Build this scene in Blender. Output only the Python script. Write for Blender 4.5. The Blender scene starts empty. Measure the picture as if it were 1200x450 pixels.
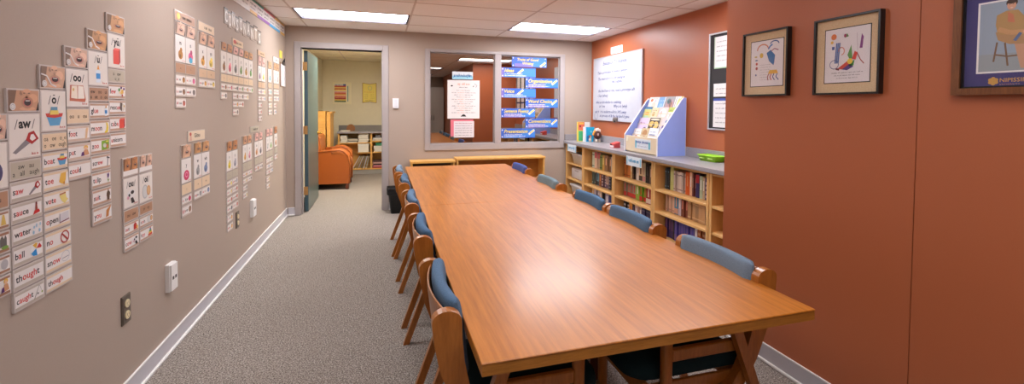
import bpy, bmesh, math, random
from mathutils import Vector, Matrix
rnd = random.Random(7)
SC = bpy.context.scene
COL = SC.collection

# ------------------------------------------------------------------ materials
def lin(c):
    c = c / 255.0
    return c / 12.92 if c <= 0.04045 else ((c + 0.055) / 1.055) ** 2.4
def rgb(c): return (lin(c[0]), lin(c[1]), lin(c[2]), 1.0)
_mats = {}
def _new(name):
    m = bpy.data.materials.new(name); m.use_nodes = True
    nt = m.node_tree; b = nt.nodes['Principled BSDF']
    return m, nt, b
def paint(c, rough=0.55, metal=0.0, spec=0.5, coat=0.0, bump=0.0, bscale=200.0, var=0.04):
    """plain coloured surface with a faint procedural mottling"""
    key = ('p', tuple(c), rough, metal, spec, coat, bump, bscale, var)
    if key in _mats: return _mats[key]
    m, nt, b = _new('paint_%d_%d_%d' % tuple(c))
    tc = nt.nodes.new('ShaderNodeTexCoord'); no = nt.nodes.new('ShaderNodeTexNoise')
    no.inputs['Scale'].default_value = bscale if bump else 12.0
    no.inputs['Detail'].default_value = 3.0
    nt.links.new(tc.outputs['Object'], no.inputs['Vector'])
    mx = nt.nodes.new('ShaderNodeMixRGB'); col = rgb(c)
    mx.inputs[1].default_value = tuple(v * (1 - var) for v in col[:3]) + (1,)
    mx.inputs[2].default_value = tuple(min(1, v * (1 + var)) for v in col[:3]) + (1,)
    nt.links.new(no.outputs['Fac'], mx.inputs[0]); nt.links.new(mx.outputs[0], b.inputs['Base Color'])
    b.inputs['Roughness'].default_value = rough; b.inputs['Metallic'].default_value = metal
    b.inputs['Specular IOR Level'].default_value = spec
    b.inputs['Coat Weight'].default_value = coat
    if bump:
        bp = nt.nodes.new('ShaderNodeBump'); bp.inputs['Strength'].default_value = bump; bp.inputs['Distance'].default_value = 0.002
        nt.links.new(no.outputs['Fac'], bp.inputs['Height']); nt.links.new(bp.outputs[0], b.inputs['Normal'])
    _mats[key] = m
    return m
def wood(name, c1, c2, grain=(2.0, 40.0, 40.0), rough=0.4, coat=0.0, bands=5.0, spec=0.5, bump=0.05):
    if name in _mats: return _mats[name]
    m, nt, b = _new(name)
    tc = nt.nodes.new('ShaderNodeTexCoord'); mp = nt.nodes.new('ShaderNodeMapping')
    mp.inputs['Scale'].default_value = grain
    nt.links.new(tc.outputs['Object'], mp.inputs['Vector'])
    n1 = nt.nodes.new('ShaderNodeTexNoise'); n1.inputs['Scale'].default_value = 1.0; n1.inputs['Detail'].default_value = 8.0; n1.inputs['Roughness'].default_value = 0.7
    n1.inputs['Distortion'].default_value = 0.15
    nt.links.new(mp.outputs[0], n1.inputs['Vector'])
    n2 = nt.nodes.new('ShaderNodeTexNoise'); n2.inputs['Scale'].default_value = bands; n2.inputs['Detail'].default_value = 6.0
    nt.links.new(mp.outputs[0], n2.inputs['Vector'])
    ad = nt.nodes.new('ShaderNodeMath'); ad.operation = 'MULTIPLY_ADD'
    nt.links.new(n2.outputs['Fac'], ad.inputs[0]); ad.inputs[1].default_value = 0.45
    mu = nt.nodes.new('ShaderNodeMath'); mu.operation = 'MULTIPLY'; mu.inputs[1].default_value = 0.55
    nt.links.new(n1.outputs['Fac'], mu.inputs[0]); nt.links.new(mu.outputs[0], ad.inputs[2])
    cr = nt.nodes.new('ShaderNodeValToRGB')
    cr.color_ramp.elements[0].position = 0.34; cr.color_ramp.elements[0].color = rgb(c1)
    cr.color_ramp.elements[1].position = 0.62; cr.color_ramp.elements[1].color = rgb(c2)
    nt.links.new(ad.outputs[0], cr.inputs[0]); nt.links.new(cr.outputs[0], b.inputs['Base Color'])
    b.inputs['Roughness'].default_value = rough; b.inputs['Coat Weight'].default_value = coat; b.inputs['Coat Roughness'].default_value = 0.2
    b.inputs['Specular IOR Level'].default_value = spec
    bp = nt.nodes.new('ShaderNodeBump'); bp.inputs['Strength'].default_value = bump; bp.inputs['Distance'].default_value = 0.002
    nt.links.new(ad.outputs[0], bp.inputs['Height']); nt.links.new(bp.outputs[0], b.inputs['Normal'])
    _mats[name] = m
    return m
def speckle(name, cols, scale, rough=0.95, bump=0.5):
    if name in _mats: return _mats[name]
    m, nt, b = _new(name)
    tc = nt.nodes.new('ShaderNodeTexCoord'); no = nt.nodes.new('ShaderNodeTexNoise')
    no.inputs['Scale'].default_value = scale; no.inputs['Detail'].default_value = 3.0; no.inputs['Roughness'].default_value = 0.75
    nt.links.new(tc.outputs['Object'], no.inputs['Vector'])
    cr = nt.nodes.new('ShaderNodeValToRGB')
    while len(cr.color_ramp.elements) < len(cols): cr.color_ramp.elements.new(0.5)
    for e, (p, c) in zip(cr.color_ramp.elements, cols): e.position = p; e.color = rgb(c)
    nt.links.new(no.outputs['Fac'], cr.inputs[0]); nt.links.new(cr.outputs[0], b.inputs['Base Color'])
    b.inputs['Roughness'].default_value = rough; b.inputs['Specular IOR Level'].default_value = 0.15
    if bump:
        bp = nt.nodes.new('ShaderNodeBump'); bp.inputs['Strength'].default_value = bump; bp.inputs['Distance'].default_value = 0.004
        nt.links.new(no.outputs['Fac'], bp.inputs['Height']); nt.links.new(bp.outputs[0], b.inputs['Normal'])
    _mats[name] = m
    return m
def emit(name, c, s):
    if name in _mats: return _mats[name]
    m, nt, b = _new(name)
    b.inputs['Base Color'].default_value = rgb((240, 240, 240))
    b.inputs['Emission Color'].default_value = rgb(c); b.inputs['Emission Strength'].default_value = s
    _mats[name] = m
    return m
def one_way_glass():
    m = bpy.data.materials.new('observation_glass'); m.use_nodes = True
    nt = m.node_tree; nt.nodes.clear()
    o = nt.nodes.new('ShaderNodeOutputMaterial'); g = nt.nodes.new('ShaderNodeBsdfGlossy'); t = nt.nodes.new('ShaderNodeBsdfTransparent')
    g.inputs['Roughness'].default_value = 0.0; g.inputs['Color'].default_value = (0.62, 0.55, 0.47, 1)
    t.inputs['Color'].default_value = (0.4, 0.4, 0.4, 1)
    mx = nt.nodes.new('ShaderNodeMixShader'); mx.inputs[0].default_value = 0.25
    nt.links.new(g.outputs[0], mx.inputs[1]); nt.links.new(t.outputs[0], mx.inputs[2]); nt.links.new(mx.outputs[0], o.inputs[0])
    return m
def clear_glass(rough=0.02):
    m = bpy.data.materials.new('picture_glass'); m.use_nodes = True
    nt = m.node_tree; nt.nodes.clear()
    o = nt.nodes.new('ShaderNodeOutputMaterial'); g = nt.nodes.new('ShaderNodeBsdfGlossy'); t = nt.nodes.new('ShaderNodeBsdfTransparent')
    g.inputs['Roughness'].default_value = rough
    fr = nt.nodes.new('ShaderNodeFresnel'); fr.inputs['IOR'].default_value = 1.35
    ge = nt.nodes.new('ShaderNodeNewGeometry'); mt = nt.nodes.new('ShaderNodeMath'); mt.operation = 'SUBTRACT'; mt.use_clamp = True
    nt.links.new(fr.outputs[0], mt.inputs[0]); nt.links.new(ge.outputs['Backfacing'], mt.inputs[1])
    mx = nt.nodes.new('ShaderNodeMixShader')
    nt.links.new(mt.outputs[0], mx.inputs[0]); nt.links.new(t.outputs[0], mx.inputs[1]); nt.links.new(g.outputs[0], mx.inputs[2]); nt.links.new(mx.outputs[0], o.inputs[0])
    return m

# ------------------------------------------------------------------ mesh builder
class Frame:
    """a flat surface: origin, right, up, outward normal"""
    def __init__(s, o, u, v): s.o = Vector(o); s.u = Vector(u); s.v = Vector(v); s.n = s.u.cross(s.v)
    def p(s, x, y, h=0.0): return s.o + s.u * x + s.v * y + s.n * h
class MB:
    def __init__(s): s.V = []; s.F = []; s.M = []; s.S = []; s.mats = []
    def mi(s, m):
        if m not in s.mats: s.mats.append(m)
        return s.mats.index(m)
    def face(s, pts, m, smooth=False):
        k = len(s.V); s.V += [Vector(p) for p in pts]; s.F.append(list(range(k, k + len(pts)))); s.M.append(s.mi(m)); s.S.append(smooth)
    def mesh(s, V, F, m, smooth=False):
        k = len(s.V); s.V += [Vector(p) for p in V]; i = s.mi(m)
        for f in F: s.F.append([a + k for a in f]); s.M.append(i); s.S.append(smooth)
    def bm(s, bm, m, mat=None, smooth=False):
        bm.verts.index_update()
        V = [(mat @ v.co) if mat else v.co.copy() for v in bm.verts]
        s.mesh(V, [[v.index for v in f.verts] for f in bm.faces], m, smooth); bm.free()
    def box(s, x0, x1, y0, y1, z0, z1, m, bev=0.0, seg=2, mat=None, smooth=None):
        if x0 > x1: x0, x1 = x1, x0
        if y0 > y1: y0, y1 = y1, y0
        if z0 > z1: z0, z1 = z1, z0
        b = bmesh.new(); bmesh.ops.create_cube(b, size=1.0)
        for v in b.verts: v.co = Vector((x0 + (v.co.x + .5) * (x1 - x0), y0 + (v.co.y + .5) * (y1 - y0), z0 + (v.co.z + .5) * (z1 - z0)))
        if bev: bmesh.ops.bevel(b, geom=list(b.edges), offset=bev, segments=seg, affect='EDGES', profile=0.5)
        s.bm(b, m, mat, (bev > 0.004) if smooth is None else smooth)
        return s
    def slab(s, fr, x0, x1, y0, y1, h0, h1, m):
        P = [fr.p(x, y, h) for h in (h0, h1) for (x, y) in ((x0, y0), (x1, y0), (x1, y1), (x0, y1))]
        s.mesh(P, [(3, 2, 1, 0), (4, 5, 6, 7), (0, 1, 5, 4), (1, 2, 6, 5), (2, 3, 7, 6), (3, 0, 4, 7)], m)
        return s
    def prism(s, fr, poly, h0, h1, m, smooth=False):
        n = len(poly); a = sum(poly[i][0] * poly[(i + 1) % n][1] - poly[(i + 1) % n][0] * poly[i][1] for i in range(n))
        if a < 0: poly = poly[::-1]
        A = [fr.p(x, y, h0) for x, y in poly]; B = [fr.p(x, y, h1) for x, y in poly]
        s.face(A[::-1], m); s.face(B, m)
        k = len(s.V); s.V += A + B; i = s.mi(m)
        for j in range(n):
            jj = (j + 1) % n; s.F.append([k + j, k + jj, k + n + jj, k + n + j]); s.M.append(i); s.S.append(smooth)
        return s
    def rect(s, fr, x0, x1, y0, y1, h, m): s.face([fr.p(x0, y0, h), fr.p(x1, y0, h), fr.p(x1, y1, h), fr.p(x0, y1, h)], m); return s
    def poly(s, fr, pts, h, m):
        n = len(pts); a = sum(pts[i][0] * pts[(i + 1) % n][1] - pts[(i + 1) % n][0] * pts[i][1] for i in range(n))
        if a < 0: pts = pts[::-1]
        s.face([fr.p(x, y, h) for x, y in pts], m); return s
    def ell(s, fr, cx, cy, rx, ry, h, m, n=16, a0=0.0):
        c, q = math.cos(a0), math.sin(a0); P = []
        for i in range(n):
            t = 2 * math.pi * i / n; x, y = rx * math.cos(t), ry * math.sin(t); P.append((cx + x * c - y * q, cy + x * q + y * c))
        return s.poly(fr, P, h, m)
    def ring(s, fr, cx, cy, rx, ry, w, h, m, n=18, t0=0.0, t1=2 * math.pi):
        for i in range(n):
            a, b = t0 + (t1 - t0) * i / n, t0 + (t1 - t0) * (i + 1) / n
            s.face([fr.p(cx + (rx - w) * math.cos(a), cy + (ry - w) * math.sin(a), h), fr.p(cx + rx * math.cos(a), cy + ry * math.sin(a), h),
                    fr.p(cx + rx * math.cos(b), cy + ry * math.sin(b), h), fr.p(cx + (rx - w) * math.cos(b), cy + (ry - w) * math.sin(b), h)], m)
        return s
    def line(s, fr, pts, w, h, m):
        for (x0, y0), (x1, y1) in zip(pts, pts[1:]):
            dx, dy = x1 - x0, y1 - y0; l = math.hypot(dx, dy) or 1e-9; nx, ny = -dy / l * w / 2, dx / l * w / 2
            s.face([fr.p(x0 - nx, y0 - ny, h), fr.p(x1 - nx, y1 - ny, h), fr.p(x1 + nx, y1 + ny, h), fr.p(x0 + nx, y0 + ny, h)], m)
        return s
    def tube(s, pts, r, m, n=10, caps=True):
        pts = [Vector(p) for p in pts]; R = r if isinstance(r, (list, tuple)) else [r] * len(pts); rings = []
        k = len(s.V)
        for i, p in enumerate(pts):
            t = (pts[min(i + 1, len(pts) - 1)] - pts[max(i - 1, 0)]).normalized()
            a = t.orthogonal().normalized() if i == 0 else (s_a - t * s_a.dot(t)).normalized()
            s_a = a; b = t.cross(a)
            for j in range(n):
                q = 2 * math.pi * j / n; s.V.append(p + (a * math.cos(q) + b * math.sin(q)) * R[i])
        im = s.mi(m)
        for i in range(len(pts) - 1):
            for j in range(n):
                s.F.append([k + i * n + j, k + i * n + (j + 1) % n, k + (i + 1) * n + (j + 1) % n, k + (i + 1) * n + j]); s.M.append(im); s.S.append(True)
        if caps:
            s.F.append([k + j for j in range(n)][::-1]); s.M.append(im); s.S.append(False)
            e = k + (len(pts) - 1) * n; s.F.append([e + j for j in range(n)]); s.M.append(im); s.S.append(False)
        return s
    def lathe(s, c, prof, m, n=20, sx=1.0, sy=1.0):
        k = len(s.V); im = s.mi(m)
        for r, z in prof:
            for j in range(n):
                q = 2 * math.pi * j / n; s.V.append(Vector((c[0] + r * sx * math.cos(q), c[1] + r * sy * math.sin(q), c[2] + z)))
        for i in range(len(prof) - 1):
            for j in range(n):
                s.F.append([k + i * n + j, k + i * n + (j + 1) % n, k + (i + 1) * n + (j + 1) % n, k + (i + 1) * n + j]); s.M.append(im); s.S.append(True)
        return s
    def ball(s, c, rx, ry, rz, m, seg=14, mat=None):
        b = bmesh.new(); bmesh.ops.create_uvsphere(b, u_segments=seg, v_segments=max(6, seg * 2 // 3), radius=1.0)
        T = Matrix.Translation(c) @ Matrix.Diagonal((rx, ry, rz, 1)); s.bm(b, m, (mat @ T) if mat else T, True); return s
    def loft(s, rings, m, closed=True, smooth=True, caps=True):
        k = len(s.V); n = len(rings[0]); im = s.mi(m)
        for r in rings: s.V += [Vector(p) for p in r]
        for i in range(len(rings) - 1):
            for j in range(n if closed else n - 1):
                s.F.append([k + i * n + j, k + i * n + (j + 1) % n, k + (i + 1) * n + (j + 1) % n, k + (i + 1) * n + j]); s.M.append(im); s.S.append(smooth)
        if caps:
            s.F.append([k + j for j in range(n)][::-1]); s.M.append(im); s.S.append(False)
            e = k + (len(rings) - 1) * n; s.F.append([e + j for j in range(n)]); s.M.append(im); s.S.append(False)
        return s
    def text(s, fr, body, cx, cy, h, m, m2=None, maxw=None, hh=0.0, shear=0.0, bold=0.0, align='C', res=2, weld=False):
        """flat lettering; [..] marks letters in the second colour; h is the height of an x-tall capital"""
        V, F, K, w = lettering(body, shear, bold, res)
        if not V: return 0.0
        sc = h / 0.7
        sx = sc
        if maxw and w * sc > maxw: sx = maxw / w
        x0 = {'C': -w * sx / 2, 'L': 0.0, 'R': -w * sx}[align]
        k = len(s.V); s.V += [fr.p(cx + x0 + x * sx, cy + y * sc, hh) for x, y in V]
        ia = s.mi(m); ib = s.mi(m2) if m2 else ia
        for f, q in zip(F, K): s.F.append([a + k for a in f]); s.M.append(ib if q else ia); s.S.append(False)
        return w * sx
    def scribble(s, fr, x0, x1, y, h, m, hh, seed=0, dens=1.0):
        """a line of small handwriting too small to read"""
        r = random.Random(seed); x = x0; lw = h * 0.16
        while x < x1 - h * 0.5:
            nl = r.randint(2, 7)
            for _ in range(nl):
                if x > x1 - h * .4: break
                k = r.random(); w = h * 0.45; top = h if r.random() < .22 else h * .6; bot = -h * .35 if r.random() < .12 else 0
                if k < .4: s.ring(fr, x + w / 2, y + h * .3, w / 2, h * .32, lw, hh, m, 7)
                else: s.line(fr, [(x + w * .1, y + bot), (x + w * .25, y + top)], lw, hh, m)
                if k > .55: s.line(fr, [(x + w * .25, y + h * .5), (x + w * .8, y + h * .58), (x + w * .85, y)], lw, hh, m)
                x += h * .58
            x += h * .5
    def build(s, name, parent=None, label=None, cat=None, group=None, kind=None):
        me = bpy.data.meshes.new(name)
        if parent is None:
            xs = [v.x for v in s.V]; ys = [v.y for v in s.V]; zs = [v.z for v in s.V]
            org = Vector(((min(xs) + max(xs)) / 2, (min(ys) + max(ys)) / 2, min(zs)))
        else:
            org = Vector((0, 0, 0)); q = parent
            while q: org += q.location; q = q.parent
        me.from_pydata([tuple(v - org) for v in s.V], [], s.F)
        for m in s.mats: me.materials.append(m)
        me.polygons.foreach_set('material_index', s.M); me.polygons.foreach_set('use_smooth', s.S); me.update()
        o = bpy.data.objects.new(name, me); COL.objects.link(o)
        if parent is None: o.location = org
        else: o.parent = parent
        tag(o, label, cat, group, kind)
        return o
def tag(o, label=None, cat=None, group=None, kind=None):
    if label: o['label'] = label
    if cat: o['category'] = cat
    if group: o['group'] = group
    if kind: o['kind'] = kind
    return o
def thing(name, loc, label, cat, group=None, rz=0.0):
    o = bpy.data.objects.new(name, None); COL.objects.link(o); o.location = loc; o.rotation_euler = (0, 0, rz); o.empty_display_size = .1
    return tag(o, label, cat, group)
def copy_tree(src, parent=None):
    c = src.copy(); COL.objects.link(c)
    if parent: c.parent = parent
    for ch in list(src.children):
        if ch.parent == src: copy_tree(ch, c)
    return c
_tc = {}
_A = bpy.data.materials.new('ink_a'); _B = bpy.data.materials.new('ink_b')
def lettering(body, shear, bold, res):
    key = (body, shear, bold, res)
    if key in _tc: return _tc[key]
    plain = ''; flags = []; red = 0
    for ch in body:
        if ch == '[': red = 1
        elif ch == ']': red = 0
        else: plain += ch; flags.append(red)
    cu = bpy.data.curves.new('t', 'FONT'); cu.body = plain; cu.size = 1.0; cu.resolution_u = res; cu.shear = shear; cu.offset = bold
    cu.materials.append(_A); cu.materials.append(_B)
    for i, f in enumerate(flags):
        if f: cu.body_format[i].material_index = 1
    ob = bpy.data.objects.new('t', cu); COL.objects.link(ob)
    bpy.context.view_layer.update()
    me = bpy.data.meshes.new_from_object(ob.evaluated_get(bpy.context.evaluated_depsgraph_get()))
    V = [(v.co.x, v.co.y) for v in me.vertices]
    F = []; K = []
    for p in me.polygons:
        f = list(p.vertices)
        a = sum(V[f[i]][0] * V[f[(i + 1) % len(f)]][1] - V[f[(i + 1) % len(f)]][0] * V[f[i]][1] for i in range(len(f)))
        F.append(f if a >= 0 else f[::-1]); K.append(p.material_index)
    if V:
        mn = min(v[0] for v in V); V = [(x - mn, y) for x, y in V]; w = max(v[0] for v in V)
    else: w = 0
    bpy.data.objects.remove(ob); bpy.data.curves.remove(cu); bpy.data.meshes.remove(me)
    _tc[key] = (V, F, K, w)
    return _tc[key]

# ------------------------------------------------------------------ palette and key dimensions (metres)
XL, YF, ZC, XR, XN, YP, YB = -1.166, 6.176, 2.43, 3.12, 2.063, 2.25, -3.0
TAUPE = paint((173, 157, 144), 0.6, bump=0.08, bscale=260, spec=0.3)
TERRA = paint((177, 100, 64), 0.36, bump=0.08, bscale=260, spec=0.45)
CREAM = paint((214, 205, 180), 0.6)
TRIMG = paint((168, 160, 158), 0.4)
BASEB = paint((196, 194, 200), 0.4)
WHITE = paint((232, 230, 228), 0.5)
BLACK = paint((14, 13, 13), 0.4)
INK = paint((25, 22, 24), 0.6)
RED = paint((200, 50, 45), 0.6)
BIRCH = wood('birch', (214, 164, 98), (228, 184, 120), (30, 3, 30), 0.45)
BIRCHV = wood('birch_upright', (210, 160, 95), (224, 178, 114), (30, 30, 3), 0.45)
HONEY = wood('honey_maple', (206, 150, 72), (228, 178, 98), (3, 30, 30), 0.4)
OAK = wood('oak_top', (164, 94, 18), (200, 124, 38), (30, 1.6, 30), 0.36, coat=0.24, bands=3, bump=.015)
OAKE = wood('oak_edge', (148, 92, 26), (178, 116, 44), (6, 6, 60), 0.4)
CHWOOD = wood('chair_beech', (148, 86, 26), (178, 108, 42), (26, 26, 4), 0.33, coat=0.15)
LW = Frame((XL, 0, 0), (0, 1, 0), (0, 0, 1))       # left wall, x along +y
FW = Frame((0, YF, 0), (1, 0, 0), (0, 0, 1))       # far wall
RW = Frame((XR, 0, 0), (0, -1, 0), (0, 0, 1))      # right wall of the recess, x = -y
NW = Frame((XN, 0, 0), (0, -1, 0), (0, 0, 1))      # near right wall, x = -y
CARDS = [
('A0', 1.738, 1.825, 1.3, 1.386, 'photo'),
('A0', 1.735, 1.824, 1.145, 1.296, 'letter', '', 'lump'),
('A0', 1.734, 1.824, 1.081, 1.141, 'tan', '', 'brown'),
('A0', 1.732, 1.824, 1.015, 1.075, 'word', '', 'lamp'),
('A0', 1.731, 1.824, 0.938, 1.009, 'word', '', 'castle'),
('A0', 1.73, 1.824, 0.872, 0.932, 'word', '', 'grey'),
('A0', 1.729, 1.823, 0.8, 0.866, 'word', '', 'girl'),
('aw', 1.823, 1.967, 1.389, 1.468, 'photo'),
('aw', 1.824, 1.968, 1.231, 1.386, 'letter', 'aw', 'saw'),
('aw', 1.826, 1.968, 1.163, 1.228, 'tan', 'aw au|a all augh', 'grey'),
('aw', 1.826, 1.968, 1.091, 1.159, 'word', 's[aw]', 'saw'),
('aw', 1.827, 1.968, 1.019, 1.086, 'word', 's[au]ce', 'sauce'),
('aw', 1.828, 1.968, 0.948, 1.016, 'word', 'w[a]ter', 'drops'),
('aw', 1.829, 1.968, 0.874, 0.944, 'word', 'b[a]ll', 'ball'),
('aw', 1.829, 1.969, 0.795, 0.87, 'word', 'th[ough]t', ''),
('aw', 1.83, 1.969, 0.726, 0.79, 'word', 'c[augh]t', 'rod'),
('o', 1.968, 2.104, 1.472, 1.558, 'photo'),
('o', 1.969, 2.106, 1.316, 1.469, 'letter', 'ō', 'boat'),
('o', 1.97, 2.108, 1.246, 1.313, 'tan', 'oa oe o_e|o ow ough', 'tan'),
('o', 1.97, 2.109, 1.174, 1.241, 'word', 'b[oa]t', 'boat'),
('o', 1.971, 2.111, 1.099, 1.17, 'word', 't[oe]', 'toe'),
('o', 1.971, 2.112, 1.028, 1.095, 'word', 'v[o]t[e]', 'sock'),
('o', 1.972, 2.114, 0.953, 1.023, 'word', '[o]pen', 'openbook'),
('o', 1.972, 2.115, 0.876, 0.948, 'word', 'n[o]', 'nosign'),
('o', 1.972, 2.116, 0.8, 0.871, 'word', 'sn[ow]', 'snow'),
('o', 1.973, 2.118, 0.73, 0.794, 'word', 'th[ough]', ''),
('oo', 2.098, 2.24, 1.561, 1.642, 'photo'),
('oo', 2.099, 2.241, 1.404, 1.558, 'letter', 'oo', 'book'),
('oo', 2.1, 2.243, 1.337, 1.401, 'tan', 'oo u ou', 'tan'),
('oo', 2.101, 2.244, 1.266, 1.333, 'word', 'f[oo]t', 'foot'),
('oo', 2.101, 2.244, 1.193, 1.26, 'word', 'p[u]t', 'girl'),
('oo', 2.102, 2.245, 1.119, 1.189, 'word', 'c[oul]d', ''),
('u', 2.235, 2.378, 1.646, 1.731, 'photo'),
('u', 2.237, 2.379, 1.494, 1.643, 'letter', 'ū', 'bottle'),
('u', 2.238, 2.38, 1.429, 1.491, 'tan', 'ew oo ui|u ue o ou', 'brown'),
('u', 2.24, 2.381, 1.355, 1.424, 'word', 'gl[ue]', 'bottle'),
('u', 2.241, 2.382, 1.279, 1.35, 'word', 'm[oo]n', 'moon'),
('u', 2.242, 2.383, 1.205, 1.274, 'word', 'z[oo]', 'zoo'),
('u', 2.243, 2.383, 1.134, 1.201, 'word', 'scr[ew]', 'screw'),
('u', 2.244, 2.384, 1.059, 1.129, 'word', 't[u]lip', 'tulip'),
('u', 2.246, 2.385, 0.983, 1.054, 'word', 's[ui]t', 'suit'),
('u', 2.247, 2.386, 0.905, 0.977, 'word', 'y[ou]', 'hand'),
('yu', 2.371, 2.517, 1.74, 1.823, 'photo'),
('yu', 2.373, 2.516, 1.58, 1.737, 'letter', 'yū', 'cube'),
('yu', 2.375, 2.515, 1.514, 1.577, 'tan', 'u ew|u_e', 'grey'),
('yu', 2.376, 2.514, 1.441, 1.51, 'word', 'f[ew]', 'confetti'),
('yu', 2.378, 2.514, 1.369, 1.437, 'word', 'resc[ue]', 'rescue'),
('yu', 2.379, 2.513, 1.293, 1.364, 'word', 'c[u]b[e]', 'cube'),
('yu', 2.38, 2.513, 1.222, 1.288, 'word', '[u]nicorn', ''),
('ow', 2.475, 2.613, 1.074, 1.163, 'photo'),
('ow', 2.476, 2.611, 0.921, 1.069, 'letter', 'ou', 'cow'),
('ow', 2.477, 2.61, 0.855, 0.916, 'tan', 'ou ow', 'brown'),
('ow', 2.477, 2.61, 0.792, 0.851, 'word', '[ou]t', 'out'),
('ow', 2.478, 2.609, 0.719, 0.787, 'word', 'c[ow]', 'cow'),
('oi', 2.619, 2.753, 1.074, 1.161, 'photo'),
('oi', 2.617, 2.753, 0.918, 1.069, 'letter', 'oi', 'coin'),
('oi', 2.616, 2.752, 0.858, 0.913, 'tan', 'oi oy', 'brown'),
('oi', 2.615, 2.752, 0.794, 0.853, 'word', 'c[oi]n', 'coin'),
('oi', 2.615, 2.752, 0.724, 0.789, 'word', 't[oy]', 'toy'),
('C', 3.045, 3.337, 1.915, 1.977, 'header', 0, 'span'),
('C', 3.044, 3.185, 1.837, 1.912, 'photo', 1, 0),
('C', 3.185, 3.337, 1.837, 1.912, 'photo', 1, 1),
('C', 3.044, 3.185, 1.672, 1.834, 'letter', 2, 0),
('C', 3.185, 3.336, 1.672, 1.834, 'letter', 2, 1),
('C', 3.043, 3.184, 1.607, 1.667, 'tan', 3, 0),
('C', 3.184, 3.336, 1.607, 1.667, 'tan', 3, 1),
('C', 3.043, 3.184, 1.538, 1.6, 'word', 4, 0),
('C', 3.184, 3.336, 1.538, 1.6, 'word', 4, 1),
('C', 3.042, 3.184, 1.465, 1.528, 'word', 5, 0),
('C', 3.184, 3.336, 1.465, 1.528, 'word', 5, 1),
('C', 3.042, 3.183, 1.397, 1.457, 'word', 6, 0),
('D', 3.39, 3.684, 1.913, 1.977, 'header', 0, 'span'),
('D', 3.39, 3.53, 1.825, 1.907, 'photo', 1, 0),
('D', 3.53, 3.684, 1.825, 1.907, 'photo', 1, 1),
('D', 3.389, 3.53, 1.664, 1.821, 'letter', 2, 0),
('D', 3.53, 3.684, 1.664, 1.821, 'letter', 2, 1),
('D', 3.389, 3.53, 1.601, 1.66, 'tan', 3, 0),
('D', 3.53, 3.684, 1.601, 1.66, 'tan', 3, 1),
('D', 3.389, 3.53, 1.534, 1.595, 'word', 4, 0),
('D', 3.53, 3.684, 1.534, 1.595, 'word', 4, 1),
('E', 3.811, 3.944, 1.835, 1.9, 'photo', 0, 0),
('E', 3.944, 4.083, 1.835, 1.9, 'photo', 0, 1),
('E', 4.083, 4.232, 1.835, 1.9, 'photo', 0, 2),
('E', 4.232, 4.38, 1.835, 1.9, 'photo', 0, 3),
('E', 4.38, 4.529, 1.835, 1.9, 'photo', 0, 4),
('E', 4.529, 4.667, 1.835, 1.9, 'photo', 0, 5),
('E', 3.81, 3.943, 1.66, 1.83, 'letter', 1, 0),
('E', 3.943, 4.082, 1.66, 1.83, 'letter', 1, 1),
('E', 4.082, 4.231, 1.66, 1.83, 'letter', 1, 2),
('E', 4.231, 4.379, 1.66, 1.83, 'letter', 1, 3),
('E', 4.379, 4.528, 1.66, 1.83, 'letter', 1, 4),
('E', 4.528, 4.666, 1.66, 1.83, 'letter', 1, 5),
('E', 3.808, 3.941, 1.593, 1.655, 'tan', 2, 0),
('E', 3.941, 4.081, 1.593, 1.655, 'tan', 2, 1),
('E', 4.081, 4.229, 1.593, 1.655, 'tan', 2, 2),
('E', 4.229, 4.378, 1.593, 1.655, 'tan', 2, 3),
('E', 4.378, 4.527, 1.593, 1.655, 'tan', 2, 4),
('E', 4.527, 4.665, 1.593, 1.655, 'tan', 2, 5),
('E', 3.807, 3.941, 1.527, 1.586, 'word', 3, 0),
('E', 3.941, 4.08, 1.527, 1.586, 'word', 3, 1),
('E', 4.08, 4.229, 1.527, 1.586, 'word', 3, 2),
('E', 4.229, 4.377, 1.527, 1.586, 'word', 3, 3),
('E', 4.377, 4.527, 1.527, 1.586, 'word', 3, 4),
('E', 4.527, 4.665, 1.527, 1.586, 'word', 3, 5),
('E', 3.807, 3.94, 1.46, 1.519, 'word', 4, 0),
('E', 4.08, 4.228, 1.46, 1.519, 'word', 4, 2),
('E', 4.228, 4.377, 1.46, 1.519, 'word', 4, 3),
('E', 4.377, 4.526, 1.46, 1.519, 'word', 4, 4),
('E', 4.079, 4.227, 1.395, 1.452, 'word', 5, 2),
('E', 4.227, 4.376, 1.395, 1.452, 'word', 5, 3),
('E', 4.078, 4.227, 1.328, 1.387, 'word', 6, 2),
('E', 4.088, 4.375, 1.904, 1.966, 'header', -1, 'span'),
('F', 4.851, 5.13, 1.906, 1.962, 'header', 0, 'span'),
('F', 4.851, 4.985, 1.812, 1.9, 'photo', 1, 0),
('F', 4.985, 5.13, 1.812, 1.9, 'photo', 1, 1),
('F', 4.85, 4.984, 1.655, 1.808, 'letter', 2, 0),
('F', 4.984, 5.13, 1.655, 1.808, 'letter', 2, 1),
('F', 4.85, 4.984, 1.589, 1.649, 'tan', 3, 0),
('F', 4.984, 5.13, 1.589, 1.649, 'tan', 3, 1),
('F', 4.85, 4.984, 1.521, 1.581, 'word', 4, 0),
('F', 4.984, 5.13, 1.521, 1.581, 'word', 4, 1),
('F', 4.85, 4.984, 1.456, 1.509, 'word', 5, 0),
('F', 4.984, 5.13, 1.456, 1.509, 'word', 5, 1),
('F', 4.849, 4.984, 1.39, 1.446, 'word', 6, 0),
('F', 4.849, 4.984, 1.321, 1.379, 'word', 7, 0),
('F', 4.849, 4.983, 1.255, 1.311, 'word', 8, 0),
('G', 5.248, 5.403, 1.815, 1.889, 'photo', 0, 0),
('G', 5.249, 5.405, 1.661, 1.808, 'letter', 1, 0),
('G', 5.251, 5.406, 1.603, 1.655, 'tan', 2, 0),
('G', 5.251, 5.407, 1.526, 1.593, 'word', 3, 0),
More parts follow.
